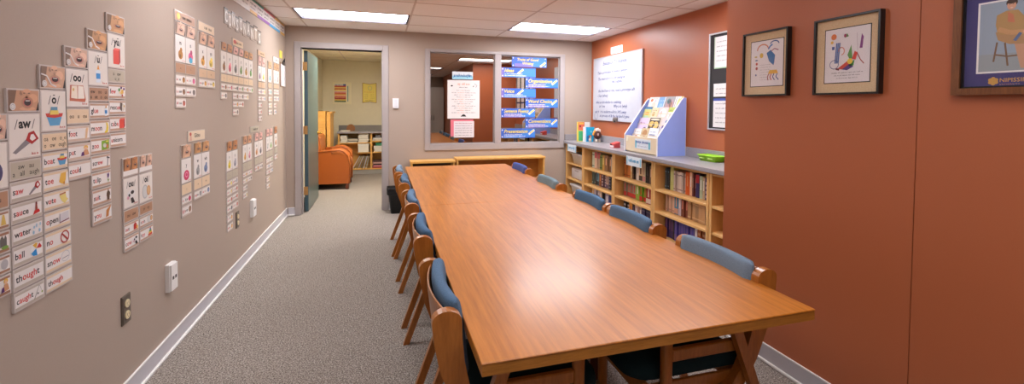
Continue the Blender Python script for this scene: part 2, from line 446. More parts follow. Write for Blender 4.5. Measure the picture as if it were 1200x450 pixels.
('G', 5.252, 5.408, 1.455, 1.513, 'word', 4, 0),
('G', 5.253, 5.409, 1.383, 1.443, 'word', 5, 0),
('G', 5.254, 5.41, 1.308, 1.372, 'word', 6, 0),
('H', 5.496, 5.764, 1.899, 1.969, 'header', 0, 'span'),
('H', 5.495, 5.624, 1.818, 1.893, 'photo', 1, 0),
('H', 5.624, 5.764, 1.818, 1.893, 'photo', 1, 1),
('H', 5.494, 5.623, 1.662, 1.813, 'letter', 2, 0),
('H', 5.623, 5.763, 1.662, 1.813, 'letter', 2, 1),
('H', 5.493, 5.622, 1.608, 1.656, 'tan', 3, 0),
('H', 5.622, 5.762, 1.608, 1.656, 'tan', 3, 1),
('H', 5.493, 5.622, 1.535, 1.599, 'word', 4, 0),
('H', 5.622, 5.762, 1.535, 1.599, 'word', 4, 1),
('H', 5.492, 5.621, 1.458, 1.523, 'word', 5, 0),
('H', 5.621, 5.761, 1.458, 1.523, 'word', 5, 1),
('H', 5.492, 5.62, 1.383, 1.445, 'word', 6, 0),
('H', 5.491, 5.62, 1.309, 1.372, 'word', 7, 0),
('Y', 3.1, 3.245, 1.089, 1.17, 'photo', 0, 0),
('Y', 3.1, 3.245, 0.934, 1.085, 'letter', 1, 0),
('Y', 3.101, 3.246, 0.863, 0.93, 'tan', 2, 0),
('Y', 3.101, 3.246, 0.802, 0.858, 'word', 3, 0),
('Y', 3.101, 3.247, 0.729, 0.797, 'word', 4, 0),
('GH', 3.204, 3.479, 1.181, 1.251, 'header', -1, 'span'),
('WH', 3.284, 3.413, 1.097, 1.17, 'photo', 0, 0),
('WH', 3.413, 3.555, 1.097, 1.17, 'photo', 0, 1),
('WH', 3.284, 3.413, 0.936, 1.093, 'letter', 1, 0),
('WH', 3.413, 3.555, 0.936, 1.093, 'letter', 1, 1),
('WH', 3.284, 3.413, 0.861, 0.931, 'tan', 2, 0),
('WH', 3.413, 3.556, 0.861, 0.931, 'tan', 2, 1),
('WH', 3.284, 3.413, 0.797, 0.857, 'word', 3, 0),
('WH', 3.413, 3.556, 0.797, 0.857, 'word', 3, 1),
('I', 3.906, 4.041, 1.05, 1.128, 'photo', 0, 0),
('I', 4.041, 4.185, 1.05, 1.128, 'photo', 0, 1),
('I', 3.906, 4.042, 0.892, 1.046, 'letter', 1, 0),
('I', 4.042, 4.186, 0.892, 1.046, 'letter', 1, 1),
('I', 3.907, 4.043, 0.825, 0.887, 'tan', 2, 0),
('I', 4.043, 4.187, 0.825, 0.887, 'tan', 2, 1),
('I', 3.907, 4.043, 0.761, 0.818, 'word', 3, 0),
('I', 4.043, 4.187, 0.761, 0.818, 'word', 3, 1),
('I', 3.908, 4.043, 0.696, 0.752, 'word', 4, 0),
('I', 4.043, 4.188, 0.696, 0.752, 'word', 4, 1),
('I', 3.908, 4.044, 0.63, 0.688, 'word', 5, 0),
('I', 4.044, 4.188, 0.63, 0.688, 'word', 5, 1),
('I', 3.908, 4.044, 0.561, 0.621, 'word', 6, 0),
('I', 4.044, 4.189, 0.561, 0.621, 'word', 6, 1),
('I', 3.909, 4.045, 0.485, 0.547, 'word', 7, 0),
('I', 3.909, 4.045, 0.412, 0.474, 'word', 8, 0),
('J', 4.325, 4.455, 1.069, 1.143, 'photo', 0, 0),
('J', 4.455, 4.6, 1.069, 1.143, 'photo', 0, 1),
('J', 4.326, 4.456, 0.91, 1.064, 'letter', 1, 0),
('J', 4.456, 4.601, 0.91, 1.064, 'letter', 1, 1),
('J', 4.326, 4.457, 0.83, 0.905, 'tan', 2, 0),
('J', 4.457, 4.603, 0.83, 0.905, 'tan', 2, 1),
('J', 4.327, 4.458, 0.777, 0.823, 'word', 3, 0),
('J', 4.458, 4.603, 0.777, 0.823, 'word', 3, 1),
('J', 4.327, 4.458, 0.718, 0.767, 'word', 4, 0),
('J', 4.458, 4.604, 0.718, 0.767, 'word', 4, 1),
('J', 4.328, 4.459, 0.657, 0.706, 'word', 5, 0),
('J', 4.328, 4.459, 0.588, 0.645, 'word', 6, 0),
('JH', 4.566, 4.858, 1.157, 1.216, 'header', -1, 'span'),
('K', 4.697, 4.842, 1.071, 1.145, 'photo', 0, 0),
('K', 4.842, 4.995, 1.071, 1.145, 'photo', 0, 1),
('K', 4.698, 4.842, 0.915, 1.065, 'letter', 1, 0),
('K', 4.842, 4.996, 0.915, 1.065, 'letter', 1, 1),
('K', 4.698, 4.842, 0.841, 0.91, 'tan', 2, 0),
('K', 4.842, 4.996, 0.841, 0.91, 'tan', 2, 1),
('K', 4.698, 4.842, 0.774, 0.834, 'word', 3, 0),
('K', 4.842, 4.997, 0.774, 0.834, 'word', 3, 1),
('LL', 5.134, 5.271, 1.087, 1.163, 'photo', 0, 0),
('LL', 5.271, 5.421, 1.087, 1.163, 'photo', 0, 1),
('LL', 5.135, 5.272, 0.93, 1.08, 'letter', 1, 0),
('LL', 5.272, 5.422, 0.93, 1.08, 'letter', 1, 1),
('LL', 5.135, 5.273, 0.859, 0.925, 'tan', 2, 0),
('LL', 5.273, 5.423, 0.859, 0.925, 'tan', 2, 1),
('LL', 5.136, 5.273, 0.801, 0.852, 'word', 3, 0),
('LL', 5.273, 5.423, 0.801, 0.852, 'word', 3, 1),
('LL', 5.136, 5.274, 0.739, 0.79, 'word', 4, 0),
('LL', 5.274, 5.424, 0.739, 0.79, 'word', 4, 1),
('LL', 5.136, 5.274, 0.677, 0.728, 'word', 5, 0),
('LL', 5.274, 5.425, 0.677, 0.728, 'word', 5, 1),
('LL', 5.137, 5.275, 0.599, 0.654, 'word', 6, 0),
('LL', 5.137, 5.275, 0.526, 0.585, 'word', 7, 0),
('MM', 5.498, 5.649, 1.098, 1.175, 'photo', 0, 0),
('MM', 5.5, 5.651, 0.942, 1.092, 'letter', 1, 0),
('MM', 5.502, 5.653, 0.869, 0.936, 'tan', 2, 0),
('MM', 5.503, 5.654, 0.796, 0.861, 'word', 3, 0),
]
CONS= [(3.909, 3.992, 2.05, 2.175), (3.994, 4.081, 2.031, 2.158), (4.084, 4.175, 2.048, 2.176), (4.178, 4.274, 2.029, 2.157), (4.277, 4.379, 2.046, 2.176), (4.382, 4.489, 2.026, 2.157), (4.492, 4.605, 2.044, 2.177), (4.608, 4.728, 2.023, 2.156), (4.731, 4.858, 2.042, 2.178), (4.862, 4.996, 2.019, 2.156)]
# ------------------------------------------------------------------ the room shell
CARPET = speckle('carpet', [(0.36, (78, 70, 64)), (0.46, (126, 117, 109)), (0.55, (160, 151, 143)), (0.64, (192, 184, 176))], 135, bump=0.5)
CEILT = speckle('ceiling_tile', [(0.3, (234, 228, 224)), (0.5, (243, 239, 236)), (0.7, (247, 244, 242))], 120, 0.9, 0.25)
def struct(mb, name, parent=None): return mb.build(name, parent, kind=None if parent else 'structure')
b = MB(); b.box(-1.4, 3.3, YB - .12, 10.1, -0.06, 0, CARPET); struct(b, 'floor')
b = MB(); b.box(XL - .12, XL, YB, YF + .12, 0, ZC + .05, TAUPE); struct(b, 'wall_left')
DX0, DX1, DZ = -0.990, 0.016, 2.155
WX0, WX1, WZ0, WZ1 = 0.645, 2.590, 0.885, 2.170
b = MB()
for x0, x1, z0, z1 in [(XL, DX0, 0, ZC + .05), (DX0, DX1, DZ, ZC + .05), (DX1, WX0, 0, ZC + .05), (WX0, WX1, 0, WZ0), (WX0, WX1, WZ1, ZC + .05), (WX1, XR + .12, 0, ZC + .05)]:
    b.box(x0, x1, YF, YF + .12, z0, z1, TAUPE)
struct(b, 'wall_far')
b = MB(); b.box(XR, XR + .12, YP, YF, 0, ZC + .05, TERRA); struct(b, 'wall_right')
b = MB(); b.box(XN, XR + .12, 1.2265, YP, 0, ZC + .05, TERRA); b.box(XN + .006, XR + .12, 1.2225, 1.2265, 0, ZC + .05, TERRA); b.box(XN, XR + .12, YB, 1.2225, 0, ZC + .05, TERRA)
struct(b, 'wall_right_near')
b = MB(); b.box(XL - .12, XN, YB - .12, YB, 0, ZC + .05, TAUPE); struct(b, 'wall_back')
# ceiling: lay-in tiles between the grid lines, open where a light sits
GX = [XL, -0.905, 0.32, 1.59, 2.84, XR]
GY = [YF, 5.635, 5.03, 4.42, 3.81, 3.205, 2.60, 1.99, 1.385, .78, .17, -.44, -1.05, -1.655, -2.26, YB]
LIGHTS = [(1, 1), (3, 1), (1, 5), (3, 5), (1, 9), (2, 9), (1, 13), (2, 13)]     # (column, row) of the grid
b = MB()
for i in range(5):
    for j in range(len(GY) - 1):
        if (i, j) in LIGHTS: continue
        x0, x1, y1, y0 = GX[i], GX[i + 1], GY[j], GY[j + 1]
        b.box(x0 + .003, x1 - .003, y0 + .003, y1 - .003, ZC, ZC + .05, CEILT)
struct(b, 'ceiling')
b = MB(); TEE = paint((206, 192, 184), 0.5)
for x in GX[1:-1]: b.box(x - .010, x + .010, YB, YF, ZC - .0025, ZC + .002, TEE)
for y in GY[1:-1]:
    for x0, x1 in zip(GX, GX[1:]): b.box(x0 + .010, x1 - .010, y - .010, y + .010, ZC - .0025, ZC + .002, TEE)
b.box(XL, XL + .014, YB, YF, ZC - .004, ZC + .002, TEE); b.box(XL, XR, YF - .014, YF, ZC - .004, ZC + .002, TEE)
b.box(XR - .014, XR, YP, YF, ZC - .004, ZC + .002, TEE)
struct(b, 'trim_1')
def baseboard(name, segs):
    """segs: (x0,x1,y0,y1,side) along a wall"""
    m = MB()
    for x0, x1, y0, y1, n in segs:
        if n == '+x': m.box(x0, x0 + .008, y0, y1, .018, .102, BASEB); m.box(x0, x0 + .018, y0, y1, 0, .018, WHITE, .004, 1); m.box(x0, x0 + .010, y0, y1, .098, .104, WHITE)
        if n == '-x': m.box(x0 - .008, x0, y0, y1, .018, .102, BASEB); m.box(x0 - .018, x0, y0, y1, 0, .018, WHITE, .004, 1); m.box(x0 - .010, x0, y0, y1, .098, .104, WHITE)
        if n == '-y': m.box(x0, x1, y0 - .008, y0, .018, .102, BASEB); m.box(x0, x1, y0 - .018, y0, 0, .018, WHITE, .004, 1); m.box(x0, x1, y0 - .010, y0, .098, .104, WHITE)
    return struct(m, name)
baseboard('baseboard_left', [(XL, XL, YB, YF, '+x')])
baseboard('baseboard_far', [(XL + .02, -1.068, YF, YF, '-y'), (.096, 2.66, YF, YF, '-y')])
baseboard('baseboard_right', [(XN, XN, YB, YP, '-x')])
# office beyond the door, and the dark observation room behind the glass
b = MB(); b.box(-1.30, -1.18, YF + .12, 9.9, 0, 2.41, CREAM); struct(b, 'wall_office_left')
b = MB(); b.box(-1.30, .50, 9.9, 10.02, 0, 2.41, CREAM); struct(b, 'wall_office_back')
b = MB(); b.box(.38, .50, YF + .12, 9.9, 0, 2.41, CREAM); struct(b, 'wall_office_right')
b = MB(); CT2 = speckle('ceiling_tile_office', [(0.3, (226, 216, 192)), (0.5, (236, 228, 206)), (0.7, (240, 234, 216))], 120, 0.9, 0.25)
OX = [-1.18, -.70, .38]; OY = [YF + .12, 6.9, 7.5, 8.1, 8.7, 9.3, 9.9]
for i in range(2):
    for j in range(6):
        if (i, j) == (1, 1): continue
        b.box(OX[i] + .004, OX[i + 1] - .004, OY[j] + .004, OY[j + 1] - .004, 2.36, 2.41, CT2)
struct(b, 'ceiling_office')
b = MB(); b.box(-.71, -.69, YF + .12, 9.9, 2.357, 2.362, TEE)
for y in OY[1:-1]: b.box(-1.18, -.71, y - .01, y + .01, 2.357, 2.362, TEE); b.box(-.69, .38, y - .01, y + .01, 2.357, 2.362, TEE)
struct(b, 'trim_2')
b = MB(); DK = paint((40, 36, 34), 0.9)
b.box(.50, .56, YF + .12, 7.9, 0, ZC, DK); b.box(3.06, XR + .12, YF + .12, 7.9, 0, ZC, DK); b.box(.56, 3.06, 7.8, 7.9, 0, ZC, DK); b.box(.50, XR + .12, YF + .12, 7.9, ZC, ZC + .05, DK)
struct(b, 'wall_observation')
# ------------------------------------------------------------------ door
d = bpy.data.objects.new('door_1', None); COL.objects.link(d); d.location = (-.487, YF, 0); tag(d, kind='structure')
b = MB()
y0, y1 = YF - .014, YF + .134
b.box(-1.066, DX0, y0, y1, 0, DZ + .075, TRIMG, .003, 1); b.box(DX1, .093, y0, y1, 0, DZ + .075, TRIMG, .003, 1); b.box(DX0, DX1, y0, y1, DZ, DZ + .075, TRIMG, .003, 1)
b.box(DX0, DX0 + .013, YF + .03, YF + .08, 0, DZ, TRIMG); b.box(DX1 - .013, DX1, YF + .03, YF + .08, 0, DZ, TRIMG); b.box(DX0 + .013, DX1 - .013, YF + .03, YF + .08, DZ - .013, DZ, BLACK)  # black head stop: the shadow gap is put into its colour
b.build('door_frame', d)
TEAL = paint((64, 88, 96), 0.4, var=.03); TEALF = paint((80, 96, 94), 0.32, var=.05)  # slab face tone has a greyish reflection mixed into its colour
b = MB(); b.box(-.974, -.930, 6.318, 7.285, .012, 2.135, TEAL, .002, 1)
b.box(-.9305, -.9285, 6.322, 7.281, .016, 2.131, TEALF); slab = b.build('door_slab', d)
BRASS = paint((196, 150, 92), 0.35, metal=.6)
for z in (1.93, 1.09, .285):
    b = MB(); b.box(-.985, -.934, 6.312, 6.318, z - .055, z + .055, BRASS); b.tube([(-.986, 6.314, z - .055), (-.986, 6.314, z + .055)], .007, BRASS, 8); b.build('hinge', d)
GOLD = paint((220, 176, 90), 0.25, metal=.8)
b = MB(); b.tube([(-.9285, 7.215, 1.0), (-.918, 7.215, 1.0)], .03, GOLD, 16); b.tube([(-.918, 7.215, 1.0), (-.880, 7.215, 1.0), (-.868, 7.205, 1.0), (-.866, 7.12, 1.0)], [.011, .011, .011, .009], GOLD, 10); b.build('door_handle', d)
# ------------------------------------------------------------------ observation window
w = bpy.data.objects.new('window_1', None); COL.objects.link(w); w.location = (1.62, YF, .80); tag(w, kind='structure')
b = MB(); y0, y1 = YF - .016, YF + .134
b.box(.578, WX0, y0, y1, .80, 2.212, TRIMG, .003, 1); b.box(WX1, 2.667, y0, y1, .80, 2.212, TRIMG, .003, 1)
b.box(WX0, WX1, y0, y1, WZ1, 2.212, TRIMG, .003, 1); b.box(WX0, WX1, y0, y1, .80, WZ0, TRIMG, .003, 1)
for x0, x1 in ((WX0, 1.573), (1.664, WX1)):
    for a in ((x0, x0 + .014, WZ0, WZ1), (x1 - .014, x1, WZ0, WZ1), (x0 + .014, x1 - .014, WZ1 - .014, WZ1), (x0 + .014, x1 - .014, WZ0, WZ0 + .014)):
        b.box(a[0], a[1], YF + .018, YF + .03, a[2], a[3], TRIMG)
b.build('window_frame', w)
b = MB(); b.box(1.573, 1.664, y0, y1, WZ0, WZ1, TRIMG, .003, 1); b.build('mullion', w)
OWG = one_way_glass()
for x0, x1 in ((WX0, 1.573), (1.664, WX1)):
    b = MB(); b.box(x0, x1, YF + .030, YF + .036, WZ0, WZ1, OWG); b.build('pane', w)
# ------------------------------------------------------------------ ceiling lights
LAMP = emit('lamp_diffuser', (248, 247, 252), 23.0)
def lampc(s): return emit('lamp_diffuser_%d' % s, (248, 247, 252), s)
LAMPS = {(1, 1): lampc(19), (3, 1): lampc(28), (1, 5): lampc(13), (3, 5): lampc(20), (1, 9): lampc(5), (2, 9): lampc(9), (1, 13): lampc(4), (2, 13): lampc(5)}
LAMPO = emit('lamp_diffuser_office', (255, 247, 234), 42.0)
LGREY = paint((84, 82, 92), 0.6)
def light(x0, x1, y0, y1, label, z=ZC, lamp=LAMP):
    t = thing('ceiling_light', ((x0 + x1) / 2, (y0 + y1) / 2, z), label, 'ceiling light', 'recessed ceiling lights')
    a = .012
    m = MB(); m.box(x0 + a, x1 - a, y0 + a, y0 + .03, z - .003, z + .045, LGREY); m.box(x0 + a, x1 - a, y1 - .03, y1 - a, z - .003, z + .045, LGREY)
    m.box(x0 + a, x0 + .03, y0 + .03, y1 - .03, z - .003, z + .045, LGREY); m.box(x1 - .03, x1 - a, y0 + .03, y1 - .03, z - .003, z + .045, LGREY)
    m.box(x0 + a, x1 - a, y0 + a, y1 - a, z + .045, z + .05, LGREY); m.build('light_housing', t)
    m = MB(); m.box(x0 + .03, x1 - .03, y0 + .03, y1 - .03, z + .026, z + .034, lamp); m.build('diffuser', t)
LN = {(1, 1): 'white recessed ceiling light above the open door', (3, 1): 'white recessed ceiling light in the corner above the window',
      (1, 5): 'white recessed ceiling light over the left aisle beside the table', (3, 5): 'white recessed ceiling light over the long book counter',
      (1, 9): 'white recessed ceiling light near the left wall by the viewer', (2, 9): 'white recessed ceiling light over the near end of the table',
      (1, 13): 'white recessed ceiling light at the back by the left wall', (2, 13): 'white recessed ceiling light at the back by the right wall'}
for i, j in LIGHTS: light(GX[i], GX[i + 1], GY[j + 1], GY[j], LN[(i, j)], ZC, LAMPS[(i, j)])
light(OX[1], OX[2], OY[1], OY[2], 'warm recessed ceiling light in the office beyond the door', 2.36, LAMPO)

# ------------------------------------------------------------------ sockets and switches
def cover(name, label, cat, fr, cx, cy, w_, h_, mat, kind):
    t = thing(name, tuple(fr.p(cx, cy - h_ / 2)), label, cat, 'wall sockets on the left wall' if kind != 'switch' else None)
    dpt = {'duplex': .008, 'data': .030, 'switch': .028}[kind]
    m = MB(); c = fr.p(cx, cy, dpt / 2)
    m.slab(fr, cx - w_ / 2, cx + w_ / 2, cy - h_ / 2, cy + h_ / 2, 0, dpt * .7, mat); m.slab(fr, cx - w_ / 2 + .004, cx + w_ / 2 - .004, cy - h_ / 2 + .004, cy + h_ / 2 - .004, dpt * .7, dpt, mat)
    pl = m.build('cover_plate', t)
    if kind == 'duplex':
        for s in (-1, 1):
            m = MB(); m.prism(fr, [(cx + .019 * math.cos(a) , cy + s * .027 + .019 * math.sin(a)) for a in [i * math.pi / 8 for i in range(16)]], dpt, dpt + .004, paint((226, 210, 170), .4))
            for k in (-1, 1): m.rect(fr, cx + k * .007 - .0014, cx + k * .007 + .0014, cy + s * .027 - .002, cy + s * .027 + .009, dpt + .0043, BLACK)
            m.ell(fr, cx, cy + s * .027 - .009, .0025, .0025, dpt + .0043, BLACK, 8); m.build('socket', pl)
    if kind == 'data':
        m = MB()
        for k in (-1, 1): m.slab(fr, cx + k * .016 - .009, cx + k * .016 + .009, cy - .012, cy + .006, dpt, dpt + .001, BLACK)
        m.build('data_port', pl)
    if kind == 'switch':
        m = MB(); m.slab(fr, cx - w_ * .27, cx + w_ * .27, cy - h_ * .36, cy + h_ * .36, dpt, dpt + .004, paint((222, 224, 230), .4)); m.build('switch_panel', pl)
BRN = paint((98, 88, 78), 0.4)
cover('wall_outlet', 'brown duplex power outlet low on the left wall nearest the viewer', 'outlet', LW, 2.487, .447, .072, .135, BRN, 'duplex')
cover('data_outlet', 'thick white data outlet low on the left wall nearest the viewer', 'outlet', LW, 2.93, .435, .085, .155, WHITE, 'data')
cover('wall_outlet', 'small brown power outlet further down the left wall under the tall card strip', 'outlet', LW, 4.17, .452, .075, .135, BRN, 'duplex')
cover('data_outlet', 'thick white data outlet further down the left wall near the corner', 'outlet', LW, 4.60, .455, .10, .16, WHITE, 'data')
cover('light_switch', 'white box switch on the far wall right of the door frame', 'switch', FW, .187, 1.452, .080, .135, paint((236, 236, 240), .4), 'switch')
# ------------------------------------------------------------------ sound cards on the left wall
PAPER = paint((230, 224, 220), 0.35, spec=.5); LAM = paint((206, 196, 190), 0.22); TAN = paint((206, 172, 140), 0.4); BROWN = paint((176, 134, 106), 0.4); GREYC = paint((184, 174, 156), 0.4)
CRM = paint((224, 198, 166), .4)
def P(c): return paint(c, 0.45, var=.02)
PIC = {
 'saw': [('p', [(.05, .12), (.16, .05), (.72, .50), (.56, .66)], (130, 126, 132)), ('p', [(.52, .60), (.74, .40), (1., .62), (.82, .98), (.62, .90)], (170, 26, 26)), ('p', [(.66, .64), (.75, .54), (.90, .64), (.80, .84), (.70, .82)], (230, 224, 220))],
 'boat': [('p', [(.05, .62), (.95, .62), (.78, .08), (.25, .08)], (86, 156, 200)), ('p', [(.02, .66), (.98, .66), (.92, .50), (.5, .44), (.08, .50)], (200, 62, 50)), ('p', [(.24, .60), (.74, .60), (.70, .80), (.28, .80)], (228, 202, 96)), ('p', [(.30, .80), (.66, .80), (.66, .96), (.32, .96)], (90, 140, 170))],
 'book': [('p', [(.04, .14), (.92, .08), (.98, .22), (.84, .92), (.08, .92)], (196, 110, 84)), ('p', [(.12, .28), (.48, .24), (.48, .90), (.16, .88)], (236, 222, 204)), ('p', [(.50, .24), (.90, .26), (.82, .88), (.52, .90)], (238, 228, 216)), ('e', .25, .7, .05, .08, (214, 180, 100))],
 'bottle': [('p', [(.25, .02), (.75, .02), (.78, .62), (.62, .72), (.38, .72), (.22, .62)], (214, 226, 236)), ('p', [(.26, .22), (.74, .22), (.74, .52), (.26, .52)], (52, 140, 206)), ('p', [(.36, .74), (.64, .74), (.52, .99), (.48, .99)], (220, 148, 56))],
 'cube': [('p', [(.10, .06), (.78, .06), (.78, .84), (.10, .84)], (222, 74, 62)), ('p', [(.78, .06), (.94, .20), (.94, .96), (.78, .84)], (172, 40, 36)), ('p', [(.10, .84), (.78, .84), (.94, .96), (.28, .96)], (236, 110, 96))],
 'sauce': [('p', [(.20, .05), (.9, .18), (.8, .40), (.35, .36)], (196, 28, 28)), ('p', [(.40, .36), (.66, .36), (.60, .95), (.46, .95)], (150, 70, 50)), ('p', [(.44, .80), (.62, .80), (.60, .98), (.46, .98)], (110, 30, 24))],
 'drops': [('e', .2, .25, .10, .14, (150, 190, 210)), ('e', .5, .7, .08, .16, (160, 196, 214)), ('e', .78, .3, .10, .13, (140, 184, 208)), ('e', .85, .75, .08, .12, (160, 196, 214)), ('e', .22, .62, .08, .10, (150, 190, 210))],
 'ball': [('e', .5, .5, .46, .48, (232, 232, 232)), ('p', [(.5, .56), (.08, .30), (.28, .08), (.6, .04)], (40, 138, 206)), ('p', [(.5, .56), (.2, .86), (.45, .97), (.62, .92)], (224, 172, 60)), ('p', [(.5, .56), (.76, .88), (.94, .62), (.9, .5)], (190, 44, 38))],
 'rod': [('p', [(.05, .02), (.12, .02), (.62, .95), (.58, .97)], (110, 104, 96)), ('p', [(.60, .95), (.63, .95), (.86, .42), (.83, .42)], (150, 150, 150)), ('e', .86, .34, .08, .09, (128, 150, 60)), ('e', .42, .36, .09, .07, (90, 90, 88))],
 'toe': [('p', [(.12, .30), (.30, .92), (.82, .96), (.78, .42), (.62, .06), (.40, .12)], (226, 176, 72)), ('e', .60, .16, .09, .12, (206, 140, 60))],
 'sock': [('p', [(.12, .72), (.72, .80), (.78, .48), (.96, .30), (.60, .02), (.30, .30)], (226, 206, 122)), ('p', [(.12, .74), (.72, .82), (.72, .94), (.12, .88)], (178, 110, 52))],
 'openbook': [('p', [(.04, .16), (.96, .28), (.94, .90), (.06, .80)], (206, 202, 206)), ('p', [(.02, .10), (.98, .22), (.96, .30), (.04, .18)], (128, 60, 84)), ('p', [(.02, .10), (.07, .12), (.09, .84), (.05, .84)], (100, 96, 104))],
 'nosign': [('r', .5, .5, .42, .48, .09, (170, 46, 42)), ('p', [(.16, .78), (.24, .86), (.84, .22), (.76, .14)], (170, 46, 42))],
 'snow': [('r', .5, .55, .40, .42, .05, (198, 196, 200)), ('p', [(.2, .40), (.8, .44), (.8, .5), (.2, .46)], (150, 148, 154))],
 'foot': [('p', [(.28, .02), (.62, .02), (.78, .60), (.92, .86), (.60, .99), (.42, .80)], (226, 188, 148))],
 'girl': [('e', .62, .80, .24, .18, (224, 180, 70)), ('e', .60, .72, .15, .14, (226, 184, 150)), ('p', [(.40, .60), (.80, .60), (.96, .14), (.30, .10)], (204, 150, 110)), ('p', [(.06, .08), (.42, .10), (.36, .46), (.14, .40)], (96, 50, 110))],
 'moon': [('p', [(.42, .98), (.80, .86), (.94, .50), (.80, .12), (.30, .02), (.06, .12), (.46, .30), (.56, .60)], (236, 208, 60))],
 'zoo': [('p', [(.02, .05), (.98, .12), (.98, .95), (.02, .88)], (126, 170, 50)), ('e', .4, .45, .22, .2, (200, 196, 190)), ('e', .72, .36, .14, .22, (200, 120, 70)), ('e', .7, .8, .2, .08, (220, 210, 90))],
 'screw': [('p', [(.30, .04), (.50, .06), (.68, .76), (.48, .78)], (110, 104, 110)), ('p', [(.20, .80), (.96, .70), (.98, .82), (.28, .96)], (74, 70, 78))],
 'tulip': [('p', [(.24, .94), (.50, .82), (.78, .96), (.74, .58), (.50, .46), (.28, .58)], (92, 52, 118)), ('p', [(.46, .02), (.54, .02), (.54, .50), (.46, .50)], (120, 150, 60)), ('p', [(.14, .36), (.50, .16), (.86, .34), (.50, .28)], (140, 166, 70))],
 'suit': [('p', [(.26, .04), (.74, .04), (.82, .66), (.64, .84), (.36, .84), (.18, .66)], (92, 66, 50)), ('e', .5, .88, .10, .10, (120, 84, 62)), ('p', [(.10, .40), (.22, .40), (.26, .72), (.18, .72)], (80, 56, 44)), ('p', [(.78, .40), (.90, .40), (.82, .72), (.74, .72)], (80, 56, 44))],
 'hand': [('p', [(.04, .24), (.30, .10), (.42, .50), (.14, .62)], (222, 218, 216)), ('p', [(.30, .12), (.66, .16), (.70, .50), (.98, .96), (.86, .98), (.36, .72)], (196, 128, 66))],
 'confetti': [('p', [(.36, .20), (.80, .34), (.76, .70), (.42, .66)], (226, 180, 90)), ('e', .16, .66, .12, .16, (70, 150, 70)), ('e', .46, .86, .12, .12, (80, 40, 110)), ('e', .84, .76, .13, .13, (100, 50, 120)), ('e', .56, .14, .10, .12, (170, 40, 40)), ('e', .2, .4, .10, .10, (240, 210, 150))],
 'rescue': [('p', [(.04, .30), (.40, .10), (.52, .90), (.10, .96)], (96, 82, 76)), ('e', .66, .5, .26, .34, (210, 200, 186)), ('e', .8, .6, .10, .12, (190, 150, 60))],
 'cow': [('e', .52, .62, .42, .30, (224, 220, 218)), ('e', .62, .74, .18, .12, (34, 30, 32)), ('e', .30, .60, .10, .10, (34, 30, 32)), ('p', [(.44, .40), (.66, .42), (.86, .06), (.52, .04)], (40, 36, 40)), ('e', .16, .46, .12, .10, (214, 160, 176))],
 'coin': [('e', .36, .5, .33, .47, (182, 180, 180)), ('e', .36, .5, .25, .38, (208, 206, 204)), ('e', .76, .52, .23, .34, (200, 150, 104)), ('e', .76, .52, .16, .25, (216, 172, 126))],
 'out': [('p', [(.22, .10), (.70, .14), (.74, .72), (.50, .96), (.24, .74)], (188, 36, 34)), ('e', .80, .30, .16, .24, (222, 170, 80))],
 'toy': [('p', [(.14, .06), (.90, .10), (.90, .30), (.14, .26)], (200, 50, 46)), ('p', [(.22, .28), (.82, .30), (.80, .50), (.24, .48)], (230, 180, 70)), ('p', [(.30, .50), (.74, .50), (.72, .68), (.32, .68)], (70, 150, 90)), ('p', [(.38, .70), (.66, .70), (.64, .86), (.40, .86)], (60, 120, 190)), ('e', .52, .92, .08, .07, (210, 60, 60))],
 'lump': [('e', .5, .5, .4, .4, (70, 66, 110))], 'lamp': [('p', [(.2, .1), (.8, .1), (.6, .9), (.4, .9)], (214, 180, 90))],
 'castle': [('p', [(.05, .2), (.8, .24), (.8, .72), (.66, .95), (.5, .70), (.3, .95), (.05, .7)], (104, 100, 96)), ('e', .6, .14, .4, .12, (120, 160, 70))],
 'grey': [('e', .5, .5, .4, .4, (180, 176, 178))],
}
def picture(m, fr, kind, x0, x1, y0, y1, h):
    for k, q in enumerate(PIC[kind]):
        hh = h + .0003 * k
        if q[0] == 'p': m.poly(fr, [(x0 + (x1 - x0) * x, y0 + (y1 - y0) * y) for x, y in q[1]], hh, P(q[2]))
        elif q[0] == 'e': m.ell(fr, x0 + (x1 - x0) * q[1], y0 + (y1 - y0) * q[2], (x1 - x0) * q[3], (y1 - y0) * q[4], hh, P(q[5]), 14)
        else: m.ring(fr, x0 + (x1 - x0) * q[1], y0 + (y1 - y0) * q[2], (x1 - x0) * q[3], (y1 - y0) * q[4], (x1 - x0) * q[5], hh, P(q[6]), 18)
SKIN = [(204, 162, 134), (196, 148, 116), (192, 142, 96), (208, 170, 148), (182, 124, 80), (214, 168, 158)]
